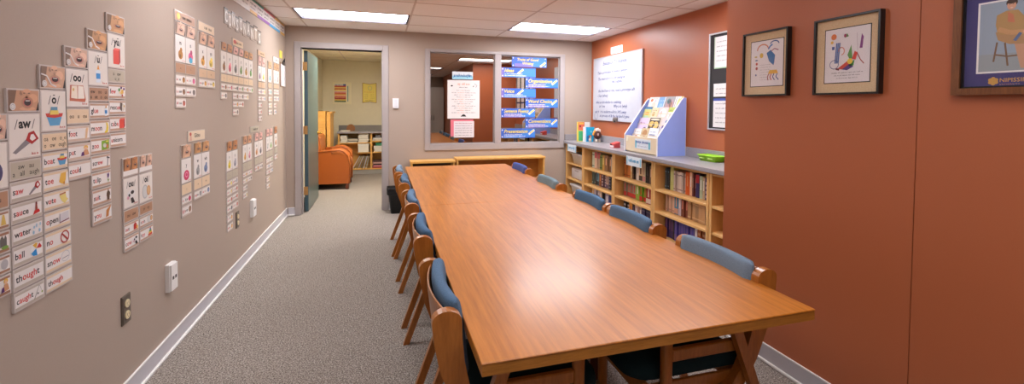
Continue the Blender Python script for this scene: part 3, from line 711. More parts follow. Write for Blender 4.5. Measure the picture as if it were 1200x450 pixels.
def mouth(m, fr, x0, x1, y0, y1, h, tone, op, seed):
    """close-up photograph of a mouth making a sound"""
    r = random.Random(seed); w_, t_ = x1 - x0, y1 - y0
    c = SKIN[tone]; dk = tuple(int(v * .62) for v in c); pk = (196, 104, 104)
    m.rect(fr, x0, x1, y0, y1, h, P(c))
    m.poly(fr, [(x0, y0), (x0 + .10 * w_, y0), (x0 + .20 * w_, y0 + .5 * t_), (x0 + .26 * w_, y1), (x0, y1)], h + .0003, P(dk))
    m.poly(fr, [(x1, y0), (x1 - .10 * w_, y0), (x1 - .03 * w_, y0 + .36 * t_), (x1, y0 + .44 * t_)], h + .0003, P((40, 30, 28)))
    cx, cy = x0 + (.56 + .05 * r.random()) * w_, y0 + .40 * t_
    for k in (-1, 1): m.ell(fr, cx + k * .08 * w_ - .02 * w_, y0 + .86 * t_, .04 * w_, .03 * t_, h + .0004, P(dk), 8)
    m.poly(fr, [(cx - .22 * w_, y1), (cx - .15 * w_, y0 + .80 * t_), (cx - .2 * w_, y0 + .74 * t_), (cx - .26 * w_, y0 + .82 * t_)], h + .0003, P(tuple(int(v * .8) for v in c)))
    lt = tuple(min(255, int(v * 1.1)) for v in c); md = tuple(int(v * .86) for v in c)
    m.ell(fr, cx + .20 * w_, y0 + .62 * t_, .16 * w_, .22 * t_, h + .0003, P(lt), 14); m.ell(fr, cx - .01 * w_, y0 + .97 * t_, .13 * w_, .10 * t_, h + .00035, P(lt), 12)
    m.ell(fr, cx, y0 + .10 * t_, .26 * w_, .10 * t_, h + .0003, P(lt), 14); m.ell(fr, cx - .02 * w_, y0 + .66 * t_, .04 * w_, .10 * t_, h + .0004, P(md), 10)
    rx, ry = (.15 + .06 * (1 - op)) * w_, (.07 + .15 * op) * t_; pk = tuple(int(a * .5 + b_ * .5) for a, b_ in zip(c, (176, 70, 78)))
    m.ell(fr, cx, cy, rx * 1.35, ry * 1.3 + .02 * t_, h + .0004, P(tuple(int(v * .93) for v in c)), 16)
    m.ell(fr, cx, cy, rx, ry, h + .0006, P(pk), 16)
    m.ell(fr, cx, cy + ry * .02, rx * .78, ry * .74, h + .0008, P((40, 16, 18)), 14)
    m.poly(fr, [(cx - rx * .5, cy + ry * .50), (cx + rx * .5, cy + ry * .50), (cx + rx * .45, cy + ry * .28), (cx - rx * .45, cy + ry * .28)], h + .0010, P((226, 216, 208)))
STAND = .003
def card(y0, y1, z0, z1, name, label, draw, group, base=PAPER, border=LAM, bw=.005, thick=.0035):
    g = .0012; y0 += g; y1 -= g
    m = MB(); m.slab(LW, y0, y1, z0, z1, STAND - .003, STAND + thick, border)
    m.rect(LW, y0 + bw, y1 - bw, z0 + bw, z1 - bw, STAND + thick + .0003, base)
    draw(m, y0 + bw, y1 - bw, z0 + bw, z1 - bw, STAND + thick + .0006)
    return m.build(name, None, label, 'card', group)
PN = {'saw': 'red handled saw', 'sauce': 'red sauce bottle', 'drops': 'water drops', 'ball': 'beach ball', 'rod': 'fishing rod', 'boat': 'toy boat', 'toe': 'yellow foot', 'sock': 'yellow paper', 'openbook': 'open grey book', 'nosign': 'red no sign',
      'snow': 'grey swirl', 'foot': 'bare foot', 'girl': 'small child', 'bottle': 'glue bottle', 'moon': 'yellow moon', 'zoo': 'green zoo scene', 'screw': 'grey screw', 'tulip': 'purple tulip', 'suit': 'brown suit', 'hand': 'pointing hand', 'confetti': 'coloured scraps',
      'rescue': 'rescue figure', 'cube': 'red cube', 'cow': 'black and white cow', 'coin': 'two coins', 'out': 'red figure', 'toy': 'stacking toy', 'book': 'open book', 'lamp': 'yellow lamp', 'castle': 'grey castle', 'grey': 'grey blob', 'lump': 'dark shape'}
NEAR = {'A0': ('column cut off at the left edge', 3, .5), 'aw': ('tall aw column', 1, 1.0), 'o': ('long o column', 0, .6), 'oo': ('short oo column', 3, .7), 'u': ('long u column', 2, .3), 'yu': ('rightmost yu column of the block', 2, .25), 'ow': ('left ou column of the small pair', 4, .45), 'oi': ('right oi column of the small pair', 3, .5)}
def near_card(c):
    col, y0, y1, z0, z1, kind = c[:6]; desc, tone, op = NEAR[col]; GR = 'sound cards in the large left block' if col not in ('ow', 'oi') else 'sound cards in the small ou oi block'
    if kind == 'photo':
        two = col in ('ow', 'oi')
        def dr(m, a, b_, c_, d_, h):
            if two:
                t = c_ + (d_ - c_) * .28; mid = (a + b_) / 2
                mouth(m, LW, a, mid - .001, t, d_, h, tone, op, 1); mouth(m, LW, mid + .001, b_, t, d_, h, tone, op * .6, 2)
            else:
                mouth(m, LW, a, b_, c_, d_, h, tone, op, len(col))
                m.ell(LW, a + .016, c_ + .014, .012, .012, h + .0012, P((214, 210, 208)), 14); m.ring(LW, a + .016, c_ + .014, .008, .008, .0012, h + .0014, P((150, 146, 146)), 12)
                if col in ('o', 'oo', 'u'): m.line(LW, [(a, c_ + .048), (a + .028, c_ + .042), (a + .050, c_ + .012), (a + .075, c_ + .004)], .005, h + .0012, P((226, 222, 220)))  # white arc is laminate glare painted over the print
        card(y0, y1, z0, z1, 'mouth_photo_card', 'square mouth photo card topping the ' + desc, dr, GR)
    elif kind == 'letter':
        txt, pic = c[6], c[7]
        def dr(m, a, b_, c_, d_, h):
            w_, t_ = b_ - a, d_ - c_
            if txt:
                pl = txt.replace('\u0304', ''); mc = (a + b_) / 2; bs = c_ + t_ * .69; hh_ = t_ * .215
                tw = m.text(LW, pl, mc, bs, hh_, INK, maxw=w_ * .60, hh=h, bold=.036, res=3); e = tw / 2 + w_ * .035
                for q in (-1, 1): m.line(LW, [(mc + q * e + (-.012 if q < 0 else 0), bs - .004), (mc + q * e + (0 if q < 0 else .012), bs + hh_ * .92)], .0032, h, P((84, 78, 78)))
                if pl != txt: m.line(LW, [(mc + tw * (.12 if len(pl) > 1 else -.22), bs + hh_ * .98), (mc + tw * (.40 if len(pl) > 1 else .22), bs + hh_ * .98)], .003, h, INK)
            px = {'boat': .76, 'saw': .92, 'book': .80, 'bottle': .46, 'cube': .50}.get(pic, .7) * w_
            off = {'bottle': -.02}.get(pic, 0) * w_
            picture(m, LW, pic, (a + b_) / 2 - px / 2 + off, (a + b_) / 2 + px / 2 + off, c_ + t_ * .07, c_ + t_ * .62, h)
            if txt: m.scribble(LW, b_ - w_ * .3, b_ - .004, c_ + .006, .010, RED, h + .001, 3)
        card(y0, y1, z0, z1, 'letter_card', 'letter card with %s, %s' % (PN[pic], desc), dr, GR, base=paint((226, 218, 210), .35))
    elif kind == 'tan':
        cm = {'tan': CRM, 'brown': BROWN, 'grey': GREYC}[c[7]]
        def dr(m, a, b_, c_, d_, h):
            rows = c[6].split('|') if c[6] else ['ou']
            for k, r_ in enumerate(rows):
                yy = c_ + (d_ - c_) * ((.56, .14)[k] if len(rows) > 1 else .36)
                m.text(LW, r_.replace(' ', '   '), (a + b_) / 2, yy, .017, INK, maxw=(b_ - a) * .9, hh=h, res=2)
        card(y0, y1, z0, z1, 'spelling_card', '%s card listing spellings in the %s' % ({'tan': 'tan', 'brown': 'brown', 'grey': 'greyish'}[c[7]], desc), dr, GR, base=cm)
    else:
        txt, pic = c[6], c[7]; bar = {'aw': (186, 174, 160), 'o': (222, 198, 166), 'oo': (206, 182, 166), 'A0': (160, 116, 90)}.get(col, (188, 154, 132))
        word = txt.replace('[', '').replace(']', '')
        def dr(m, a, b_, c_, d_, h):
            w_, t_ = b_ - a, d_ - c_
            m.rect(LW, a, b_, c_, c_ + t_ * .15, h, P(bar)); m.rect(LW, a, b_, d_ - t_ * .13, d_, h, P(bar))
            mw = w_ * (.62 if pic else .82)
            if txt: m.text(LW, txt, a + w_ * .04, c_ + t_ * .34, t_ * .36, INK, RED, mw, h, bold=.016, align='L', res=2)
            if pic:
                px = w_ * (.36 if len(word) > 4 else .44)
                if pic in ('bottle', 'screw', 'foot', 'moon', 'tulip', 'suit'): px *= .62
                picture(m, LW, pic, b_ - px - .003, b_ - .003, c_ + t_ * .10, d_ - t_ * .08, h + .0004)
        lab = 'word card reading %s%s in the %s' % (word, ' with ' + PN[pic] if pic and col not in ('ow', 'oi') else '', desc) if txt else 'cut off word card with %s at the left edge' % PN[pic]
        card(y0, y1, z0, z1, 'word_card', lab, dr, GR)
ORD = ['topmost', 'second', 'third', 'fourth', 'fifth', 'sixth', 'seventh', 'eighth', 'ninth', 'tenth']
SIDE = {1: [''], 2: ['left', 'right'], 6: ['first', 'second', 'third', 'fourth', 'fifth', 'sixth']}
FAR = {'C': ('upper cluster under the brown header', 2, 3), 'D': ('upper pair left of the consonants banner', 2, 0), 'E': ('six column cluster under the banner', 6, 2), 'F': ('upper pair right of the six columns', 2, 5), 'G': ('lone strip among the right upper cards', 1, 2),
       'H': ('upper pair beside the hanging clipboard', 2, 2), 'Y': ('single y strip below the glides sign', 1, 0), 'WH': ('short pair below the glides sign', 2, 2), 'I': ('longest lower cluster above the small outlet', 2, 4), 'J': ('lower pair left of the grey header', 2, 1), 'K': ('short lower pair under the grey header', 2, 5), 'LL': ('lower pair second from the corner', 2, 5), 'MM': ('last lower strip nearest the corner', 1, 4)}
PH = {'C': [('m', (176, 120, 50)), ('n', (220, 90, 140))], 'D': [('x', (222, 160, 60)), ('qu', (226, 196, 80))], 'E': [('b', (150, 96, 48)), ('p', (222, 110, 130)), ('g', (110, 108, 110)), ('t', (120, 160, 90)), ('k', (200, 150, 60)), ('d', (90, 160, 60))], 'F': [('f', (120, 90, 130)), ('v', (232, 208, 60))], 'G': [('h', (60, 176, 186))], 'H': [('th', (200, 200, 206)), ('th', (190, 180, 190))],
      'Y': [('y', (200, 30, 90))], 'WH': [('w', (150, 150, 150)), ('wh', (110, 130, 170))], 'I': [('s', (236, 210, 40)), ('z', (170, 168, 180))], 'J': [('f', (220, 160, 60)), ('v', (220, 150, 170))], 'K': [('ch', (200, 130, 60)), ('j', (90, 80, 90))], 'LL': [('l', (200, 200, 200)), ('r', (110, 170, 70))], 'MM': [('ng', (180, 110, 50))]}
def far_card(c, n):
    cl, y0, y1, z0, z1, kind, row, which = c; rr = random.Random(n * 7 + 3)
    if cl in ('GH', 'JH'): pass
    desc, nc, tone = FAR.get(cl, ('', 1, 0)); GR = 'sound cards in the ' + desc
    if which == 'span' or kind == 'header':
        names = {'C': 'brown header card with black lettering topping the tall upper cluster', 'D': 'cream header card topping the narrow upper cluster left of the letter banner', 'E': 'small cream header card with red picture over the six column cluster', 'F': 'brown header card topping the cluster right of the six column one',
                 'H': 'white header card topping the pair beside the hanging clipboard', 'GH': 'cream sign reading Glides above two lower card strips', 'JH': 'small grey header card at far end of the lower row'}
        basec = {'C': BROWN, 'D': CRM, 'E': CRM, 'F': TAN, 'H': PAPER, 'GH': paint((226, 206, 180), .4), 'JH': GREYC}[cl]
        def dr(m, a, b_, c_, d_, h):
            w_, t_ = b_ - a, d_ - c_
            if cl == 'GH':
                m.text(LW, 'Glides', a + w_ * .34, c_ + t_ * .34, t_ * .42, INK, maxw=w_ * .56, hh=h, bold=.012, align='L'); m.ell(LW, a + w_ * .12, c_ + t_ * .72, w_ * .06, t_ * .18, h, P((190, 80, 70))); m.poly(LW, [(a + w_ * .05, c_ + t_ * .05), (a + w_ * .2, c_ + t_ * .05), (a + w_ * .17, c_ + t_ * .6), (a + w_ * .08, c_ + t_ * .6)], h, P((214, 170, 150)))
            else:
                if cl == 'C': m.ell(LW, a + w_ * .16, c_ + t_ * .5, w_ * .08, t_ * .36, h, P((236, 206, 100)))
                if cl == 'E': m.ell(LW, a + w_ * .2, c_ + t_ * .55, w_ * .14, t_ * .3, h, P((196, 70, 70)))
                m.scribble(LW, a + w_ * .34, b_ - w_ * .12, c_ + t_ * .32, t_ * .5, INK, h + .0003, n)
        return card(y0, y1, z0, z1, 'header_sign', names[cl], dr, None, base=basec, bw=.004)
    colw = SIDE[nc][which]; wh = (colw + ' column, ' if colw else '')
    ph, pc = PH[cl][which]
    if kind == 'photo':
        tn = tone if cl != 'E' else [4, 4, 5, 5, 2, 2][which]
        def dr(m, a, b_, c_, d_, h): mouth(m, LW, a, b_, c_, d_, h, tn, .3 + .3 * rr.random(), n)
        return card(y0, y1, z0, z1, 'mouth_photo_card', 'mouth photo card atop ' + wh + desc, dr, GR, bw=.003)
    if kind == 'letter':
        def dr(m, a, b_, c_, d_, h):
            w_, t_ = b_ - a, d_ - c_
            m.text(LW, ph, (a + b_) / 2, c_ + t_ * .66, t_ * .17, INK, maxw=w_ * .7, hh=h, bold=.02, res=1)
            k = rr.random()
            if ph == 'y': m.ell(LW, (a + b_) / 2, c_ + t_ * .30, w_ * .30, t_ * .22, h, P(pc), 14); m.ring(LW, (a + b_) / 2, c_ + t_ * .32, w_ * .15, t_ * .12, w_ * .05, h + .0003, P((236, 150, 180)), 10)
            else:
                m.ell(LW, (a + b_) / 2, c_ + t_ * .28, w_ * .24, t_ * .18, h, P(pc), 12); m.ell(LW, (a + b_) / 2 + w_ * .06, c_ + t_ * .46, w_ * .12, t_ * .10, h + .0003, P(tuple(min(255, int(v * (.6 + .7 * k))) for v in pc)), 10)
                m.ell(LW, (a + b_) / 2 - w_ * .05, c_ + t_ * .22, w_ * .10, t_ * .08, h + .0004, P(tuple(int(v * .7) for v in pc)), 10)
                if ph == 'n': m.ell(LW, (a + b_) / 2, c_ + t_ * .14, w_ * .2, t_ * .12, h + .0005, P((70, 170, 206)), 10)
            m.scribble(LW, a + w_ * .62, b_ - .002, c_ + .005, .008, RED, h + .0008, n)
        return card(y0, y1, z0, z1, 'letter_card', 'picture letter card, ' + wh + desc, dr, GR, bw=.003)
    if kind == 'tan':
        bc = {'C': BROWN, 'D': TAN, 'E': CRM, 'F': TAN, 'G': TAN, 'H': TAN, 'Y': CRM, 'WH': CRM}.get(cl, GREYC)
        def dr(m, a, b_, c_, d_, h): m.text(LW, ph, (a + b_) / 2, c_ + (d_ - c_) * .4, (d_ - c_) * .22, INK, maxw=(b_ - a) * .5, hh=h, res=1)
        return card(y0, y1, z0, z1, 'spelling_card', '%s spelling card, %s' % ({id(BROWN): 'brown', id(TAN): 'tan', id(CRM): 'cream', id(GREYC): 'grey'}[id(bc)], wh + desc), dr, GR, base=bc, bw=.003)
    wr = row - min(x[6] for x in CARDS if x[0] == cl and x[5] == 'word')
    def dr(m, a, b_, c_, d_, h):
        w_, t_ = b_ - a, d_ - c_
        m.rect(LW, a, b_, c_, c_ + t_ * .12, h, P((200, 184, 172))); m.rect(LW, a, b_, d_ - t_ * .10, d_, h, P((200, 184, 172)))
        m.scribble(LW, a + w_ * .05, a + w_ * .30, c_ + t_ * .36, t_ * .34, RED, h + .0003, n); m.scribble(LW, a + w_ * .32, a + w_ * .6, c_ + t_ * .36, t_ * .34, INK, h + .0003, n + 1)
        q = pc if wr == 0 else rr.choice([(222, 160, 60), (120, 110, 110), (190, 90, 70), (100, 140, 180), (220, 190, 120), (90, 90, 96), (150, 110, 80)])
        m.ell(LW, b_ - w_ * .2, c_ + t_ * .48, w_ * .14, t_ * .32, h, P(q), 10); m.ell(LW, b_ - w_ * .2, c_ + t_ * .68, w_ * .09, t_ * .12, h + .0003, P(tuple(int(v * .75) for v in q)), 8)
    return card(y0, y1, z0, z1, 'word_card', '%s word card down, %s' % (ORD[wr].replace('topmost', 'first'), wh + desc), dr, GR, bw=.003)
for n, c in enumerate(CARDS):
    if c[0] in NEAR: near_card(c)
    else: far_card(c, n)
# letter banner
for k, ((y0, y1, z0, z1), ch) in enumerate(zip(CONS, 'CONSONANTS')):
    m = MB(); bs = (176, 160, 142) if k % 3 else (160, 150, 138)
    m.slab(LW, y0 + .001, y1 - .001, z0, z1, 0, .004, P(bs)); m.rect(LW, y0 + .001, y1 - .001, z1 - .012, z1, .0043, P((54, 44, 40)))
    m.rect(LW, y0 + .001, y0 + .006, z0, z1 - .012, .0043, P((160, 146, 134)))
    m.text(LW, ch, (y0 + y1) / 2, z0 + .018, (z1 - z0) * .68, P((238, 234, 228)), maxw=(y1 - y0) * .70, hh=.0046, bold=.02, res=2)
    first = ORD[k] if k else 'first'
    m.build('banner_letter_card', None, 'tan card with white letter %s, %s in the consonants banner' % (ch, 'first' if k == 0 else ('last' if k == 9 else ORD[k])), 'card', 'letter cards of the consonants banner')
# alphabet strip at the ceiling
BANDS = [((200, 190, 186), (216, 210, 206)), ((60, 140, 120), (222, 216, 214)), ((60, 140, 120), (222, 170, 80)), ((60, 150, 130), (150, 100, 170)), ((190, 80, 100), (150, 100, 170)), ((196, 84, 100), (70, 160, 210)), ((224, 176, 80), (70, 160, 210)), ((224, 176, 80), (224, 176, 80))]  # near-white lower bands of the first two cards are painted glare
for k in range(8):
    y0 = 4.10 + k * .2525; y1 = y0 + .25; z0, z1 = 2.278, 2.420
    m = MB(); m.slab(LW, y0, y1, z0, z1, 0, .003, P((228, 222, 220)))
    m.rect(LW, y0, y1, z1 - .022, z1, .0034, P(BANDS[k][0])); m.rect(LW, y0, y1, z0, z0 + .030, .0034, P(BANDS[k][1]))
    m.scribble(LW, y0 + .02, y1 - .03, z0 + .082, .026, INK, .0036, 40 + k); m.scribble(LW, y0 + .02, y1 - .06, z0 + .046, .020, INK, .0036, 60 + k)
    pos = ['leftmost', 'second from left', 'third from left', 'fourth from left', 'fourth from the corner', 'third from the corner', 'second from the corner', 'last before the corner'][k]
    m.build('wall_strip_card', None, 'white strip card with coloured bands along the ceiling, ' + pos, 'card', 'banded strip cards along the ceiling')
# clipboard of papers and the yellow note by the corner
t = thing('clipboard', (XL, 5.95, 1.640), 'brown clipboard with hanging white papers near the far left corner', 'clipboard')
m = MB(); m.slab(LW, 5.845, 6.075, 1.640, 1.935, 0, .008, P((140, 104, 76))); m.build('board', t)
m = MB(); m.prism(LW, [(5.862, 1.652), (6.085, 1.646), (6.080, 1.915), (5.862, 1.915)], .008, .016, P((234, 234, 240))); m.build('paper_stack', t)
m = MB(); m.slab(LW, 5.915, 6.035, 1.905, 1.945, .016, .026, paint((60, 58, 60), .3, metal=.6)); m.tube([LW.p(5.94, 1.945, .02), LW.p(5.975, 1.985, .03), LW.p(6.01, 1.945, .02)], .006, BLACK, 8); m.build('clip', t)
m = MB(); m.slab(LW, 5.83, 5.98, 1.985, 2.075, 0, .003, P((232, 214, 70))); m.build('sticky_note', None, 'yellow note on the left wall above the clipboard', 'note')
# ------------------------------------------------------------------ conference table
TX0, TX1, TY0, TY1, TZ = .252, 1.412, 1.112, 5.010, .740
t = thing('conference_table', ((TX0 + TX1) / 2, (TY0 + TY1) / 2, 0), 'long honey oak conference table filling the middle of the room', 'table')
for y0, y1 in ((TY0, 3.018), (3.0195, TY1)):
    m = MB(); m.box(TX0, TX1, y0, y1, TZ - .006, TZ, OAK, .002, 1); m.box(TX0 + .002, TX1 - .002, y0 + .002, y1 - .002, TZ - .037, TZ - .006, OAKE); m.build('tabletop', t)
DKOAK = wood('dark_oak', (70, 30, 16), (96, 44, 24), (26, 26, 4), .4)
for y in (2.05, 4.15):
    for x in (.56, 1.10):
        m = MB(); m.box(x - .035, x + .035, y - .035, y + .035, 0, TZ - .037, DKOAK, .004, 1); m.build('leg', t)
m = MB()
for x in (.56, 1.10): m.box(x - .015, x + .015, 2.085, 4.115, TZ - .12, TZ - .037, DKOAK)
for y in (2.05, 4.15): m.box(.595, 1.065, y - .015, y + .015, TZ - .12, TZ - .037, DKOAK)
m.build('apron', t)
# ------------------------------------------------------------------ armchairs round the table
def fabric(c): return speckle('weave_%d_%d_%d' % c, [(.3, tuple(int(v * .86) for v in c)), (.5, c), (.7, tuple(min(255, int(v * 1.12)) for v in c))], 420, .85, .25)
SEATF = fabric((26, 44, 48)); PADF = fabric((98, 130, 160))
def chair_proto():
    t = thing('armchair', (0, 0, 0), 'x', 'chair')
    def plank(s):
        ya, yb = s * .250, s * .216
        # centre line and half widths of the bent side post, top to bottom
        cl = [(.006, .757, .046), (.010, .70, .044), (.022, .62, .040), (.045, .54, .034), (.075, .46, .030), (.105, .40, .027), (.150, .345, .024), (.215, .320, .020)]
        fr = Frame((0, min(ya, yb), 0), (1, 0, 0), (0, 0, 1))
        L_, R_ = [], []
        for i, (x, z, w_) in enumerate(cl):
            a = cl[max(i - 1, 0)]; c = cl[min(i + 1, len(cl) - 1)]; dx, dz = c[0] - a[0], c[1] - a[1]; l = math.hypot(dx, dz); nx, nz = -dz / l, dx / l
            L_.append((x + nx * w_, z + nz * w_)); R_.append((x - nx * w_, z - nz * w_))
        top = [(.006 + .046 * math.cos(q), .757 + .034 * math.sin(q)) for q in [math.pi * k / 10 for k in range(1, 10)]]
        if L_[0][0] > R_[0][0]: poly = R_[::-1] + top[::-1] + L_ if False else L_[::-1] + top + R_
        else: poly = R_[::-1] + top + L_
        m = MB(); m.prism(fr, poly, -abs(ya - yb), 0, CHWOOD); return m
    for s in (-1, 1):
        m = plank(s); o = m.build('back_post', t); bv = o.modifiers.new('b', 'BEVEL'); bv.width = .005; bv.segments = 2; bv.limit_method = 'ANGLE'
    for s in (-1, 1):
        y = s * .238
        fr = Frame((0, y + .014 * 1 + (.034 if s > 0 else -.034), 0), (1, 0, 0), (0, 0, 1))
        m = MB(); m.prism(fr, [(.176, .640), (.218, .640), (.110, .370), (-.030, 0), (-.064, 0), (.072, .370)], 0, .028, CHWOOD); m.build('leg', t)
        m = MB(); m.box(.435, .472, y - .016, y + .016, 0, .640, CHWOOD, .005, 1); m.build('leg', t)
        m = MB(); m.box(.115, .500, y - .020, y + .020, .640, .664, CHWOOD, .006, 2); m.build('armrest', t)
        m = MB(); m.box(.150, .435, y - .012, y + .012, .490, .535, CHWOOD, .004, 1); m.build('side_rail', t)
    m = MB()
    for s in (-1, 1): m.box(.10, .52, s * .212 - .012, s * .212 + .012 - .009, .335, .395, CHWOOD, .003, 1)
    m.box(.50, .525, -.199, .199, .335, .395, CHWOOD, .003, 1); m.box(.10, .125, -.199, .199, .335, .395, CHWOOD, .003, 1); m.build('seat_frame', t)
    # seat cushion with rounded front corners
    def ring(z, g):
        pts = []
        x0, x1, y1, r = .075 + g, .575 - g, .206 - g, .09
        for cx, cy, a0 in ((x1 - r, y1 - r, 0), (x0 + .03, y1 - .03, 90), (x0 + .03, -y1 + .03, 180), (x1 - r, -y1 + r, 270)):
            rr = r if cx > .3 else .03
            for k in range(6): q = math.radians(a0 + k * 18); pts.append((cx + rr * math.cos(q), cy + rr * math.sin(q), z))
        return pts
    m = MB(); m.loft([ring(.397, .02), ring(.405, .004), ring(.430, 0), ring(.452, .006), ring(.464, .03), ring(.468, .09)], SEATF); m.build('seat', t)
    # bent plywood back shell and its pad
    def sweep(x_of, z0, z1, th, n=12, halfw=.215, rnd_=.0, zc=None):
        rings = []
        for i in range(n + 1):
            y = -halfw + 2 * halfw * i / n; xb = x_of(y)
            e = 1.0
            if rnd_: e = math.sqrt(max(.05, 1 - (max(0, abs(y) - (halfw - rnd_)) / rnd_) ** 2)) if abs(y) > halfw - rnd_ else 1.0
            cx = xb + th / 2; hx = th / 2 * e; zm, hz = (z0 + z1) / 2, (z1 - z0) / 2 - (1 - e) * .008
            r = []
            for k in range(20):
                q = 2 * math.pi * k / 20; cq, sq = math.cos(q), math.sin(q)
                px = math.copysign(abs(cq) ** .55, cq); pz = math.copysign(abs(sq) ** .30, sq)
                zz = zm + pz * hz; lean = -(zz - .55) * .13
                r.append((cx + px * hx + lean, y, zz))
            rings.append(r)
        return rings
    bow = lambda y: -.030 * (1 - (y / .215) ** 2)
    m = MB(); m.loft(sweep(lambda y: .030 + bow(y), .560, .778, .012), CHWOOD); m.build('back_shell', t)
    m = MB(); m.loft(sweep(lambda y: .045 + bow(y) * .9, .545, .806, .052, 16, .214, .014), PADF); m.build('back_pad', t)
    return t
proto = chair_proto()
PADS = {'blue': (88, 115, 142), 'grey': (116, 134, 152), 'teal': (116, 136, 144), 'peri': (80, 96, 156), 'deep': (76, 106, 136), 'pale': (122, 144, 164)}
LEFT = [(1.575, .186, 'blue', 'nearest on the left side of the table'), (2.375, .186, 'deep', 'second on the left side of the table'), (3.12, .182, 'blue', 'in the middle of the left side of the table'), (3.90, .170, 'blue', 'fourth on the left side of the table'), (4.52, .150, 'pale', 'farthest on the left side, beside the waste bin')]
RIGHT = [(1.588, 1.452, 'grey', 'nearest on the right side, against the rust wall'), (2.265, 1.440, 'blue', 'second on the right side of the table'), (2.79, 1.440, 'deep', 'in the middle of the right side of the table'), (3.56, 1.425, 'teal', 'fourth on the right side of the table'), (4.43, 1.445, 'peri', 'farthest on the right side of the table')]
CN = {'blue': 'blue', 'grey': 'grey blue', 'teal': 'dusty grey', 'peri': 'violet blue', 'deep': 'slate blue', 'pale': 'pale blue'}
k = 0
for side, rows in ((0, LEFT), (1, RIGHT)):
    for y, x, pc, where in rows:
        o = proto if k == 0 else copy_tree(proto)
        o.location = (x, y, 0); o.rotation_euler = (0, 0, math.pi * side)
        o['label'] = 'wooden armchair with %s pad, %s' % (CN[pc], where); o['group'] = 'armchairs around the conference table'
        for ch in o.children:
            if ch.name.startswith('back_pad'):
                ch.material_slots[0].link = 'OBJECT'; ch.material_slots[0].material = fabric(PADS[pc])
        k += 1
# ------------------------------------------------------------------ low shelves behind the table
def low_shelf(x0, x1, z1, label, inner):
    t = thing('low_bookcase', ((x0 + x1) / 2, 6.04, 0), label, 'bookcase')
    ya, yb = 5.918, YF - .022; s = .022
    m = MB(); m.box(x0 - .01, x1 + .01, ya - .006, yb, z1 - .03, z1, HONEY, .004, 1); m.build('top_panel', t)
    for x in (x0, x1 - s): m = MB(); m.box(x, x + s, ya, yb, 0, z1 - .03, HONEY, .002, 1); m.build('side_panel', t)
    m = MB(); m.box(x0 + s, x1 - s, yb - .012, yb, .06, z1 - .03, inner); m.build('back_panel', t)
    for z in (.06, z1 * .52): m = MB(); m.box(x0 + s, x1 - s, ya + .01, yb - .012, z, z + .02, HONEY); m.build('shelf', t)
    m = MB(); m.box(x0 + s, x1 - s, ya + .02, ya + .035, 0, .06, HONEY); m.build('kick_board', t)
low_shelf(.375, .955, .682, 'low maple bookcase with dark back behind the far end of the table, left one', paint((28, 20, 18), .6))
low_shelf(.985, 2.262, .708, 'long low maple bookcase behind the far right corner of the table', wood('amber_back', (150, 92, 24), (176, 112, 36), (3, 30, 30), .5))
# ------------------------------------------------------------------ waste bin
t = thing('waste_bin', (.185, 5.985, 0), 'black tapered waste bin by the door frame behind the last chair', 'bin')
m = MB()
def rr_ring(cx, cy, hx, hy, r, z):
    out = []
    for sx, sy, a0 in ((1, 1, 0), (-1, 1, 90), (-1, -1, 180), (1, -1, 270)):
        for k in range(5): q = math.radians(a0 + k * 22.5); out.append((cx + sx * (hx - r) + r * math.cos(q), cy + sy * (hy - r) + r * math.sin(q), z))
    return out
m.loft([rr_ring(.185, 5.985, .068, .060, .03, 0), rr_ring(.185, 5.985, .105, .092, .03, .30), rr_ring(.185, 5.985, .111, .098, .03, .305), rr_ring(.185, 5.985, .111, .098, .03, .325), rr_ring(.185, 5.985, .100, .088, .03, .325), rr_ring(.185, 5.985, .062, .054, .03, .012)], BLACK)
m.build('bin_body', t)
m = MB(); BAG = paint((24, 24, 26), .18)
rg = []
for z, g in ((.250, .117), (.296, .118), (.334, .120), (.340, .113), (.318, .098)):
    rg.append([(x + .004 * math.sin(i * 2.3 + z * 60), y + .004 * math.cos(i * 1.7), zz) for i, (x, y, zz) in enumerate(rr_ring(.185, 5.985, g, g - .012, .03, z + (.006 if True else 0)))])
m.loft(rg, BAG, caps=False); m.build('bin_liner', t)
# ------------------------------------------------------------------ wall of bookcases in the recess
XF = 2.690
UPR = [(6.150, 5.558), (5.552, 4.724), (4.718, 3.914), (3.908, 3.104), (3.098, YP + .012)]
SHZ = [.098, .362, .588]; TH = .030; BT = .868
BDESC = ['at the far end below the counter', 'second from the far wall', 'below the display rack', 'in front of the green tray', 'nearest, half hidden by the rust wall']
for k, (ya, yb) in enumerate(UPR):
    t = thing('bookcase', ((XF + XR) / 2, (ya + yb) / 2, 0), 'birch bookcase unit %s' % BDESC[k], 'bookcase', 'birch bookcase units under the counter')
    for y in (ya - TH, yb): m = MB(); m.box(XF, XR - .012, y, y + TH, 0, BT, BIRCHV, .0015, 1); m.build('side_panel', t)
    for z in SHZ: m = MB(); m.box(XF + .004, XR - .020, yb + TH, ya - TH, z - .022, z, BIRCH, .0015, 1); m.build('shelf', t)
    m = MB(); m.box(XR - .020, XR - .012, yb + TH, ya - TH, .076, BT - .02, BIRCH); m.build('back_panel', t)
    m = MB(); m.box(XF + .004, XR - .020, yb + TH, ya - TH, BT - .022, BT, BIRCH); m.build('top_panel', t)
    m = MB(); m.box(XF + .03, XF + .045, yb + TH, ya - TH, 0, .076, BIRCH); m.build('kick_board', t)
CTR = speckle('grey_laminate', [(.35, (134, 130, 134)), (.5, (152, 149, 153)), (.65, (168, 165, 168))], 260, .28, 0)
t = thing('countertop', (2.9, 4.2, .868), 'long grey laminate countertop over the birch bookcases', 'countertop')
m = MB(); m.box(2.655, XR - .002, YP + .004, YF - .002, .870, .910, CTR, .004, 2); m.build('worktop', t)
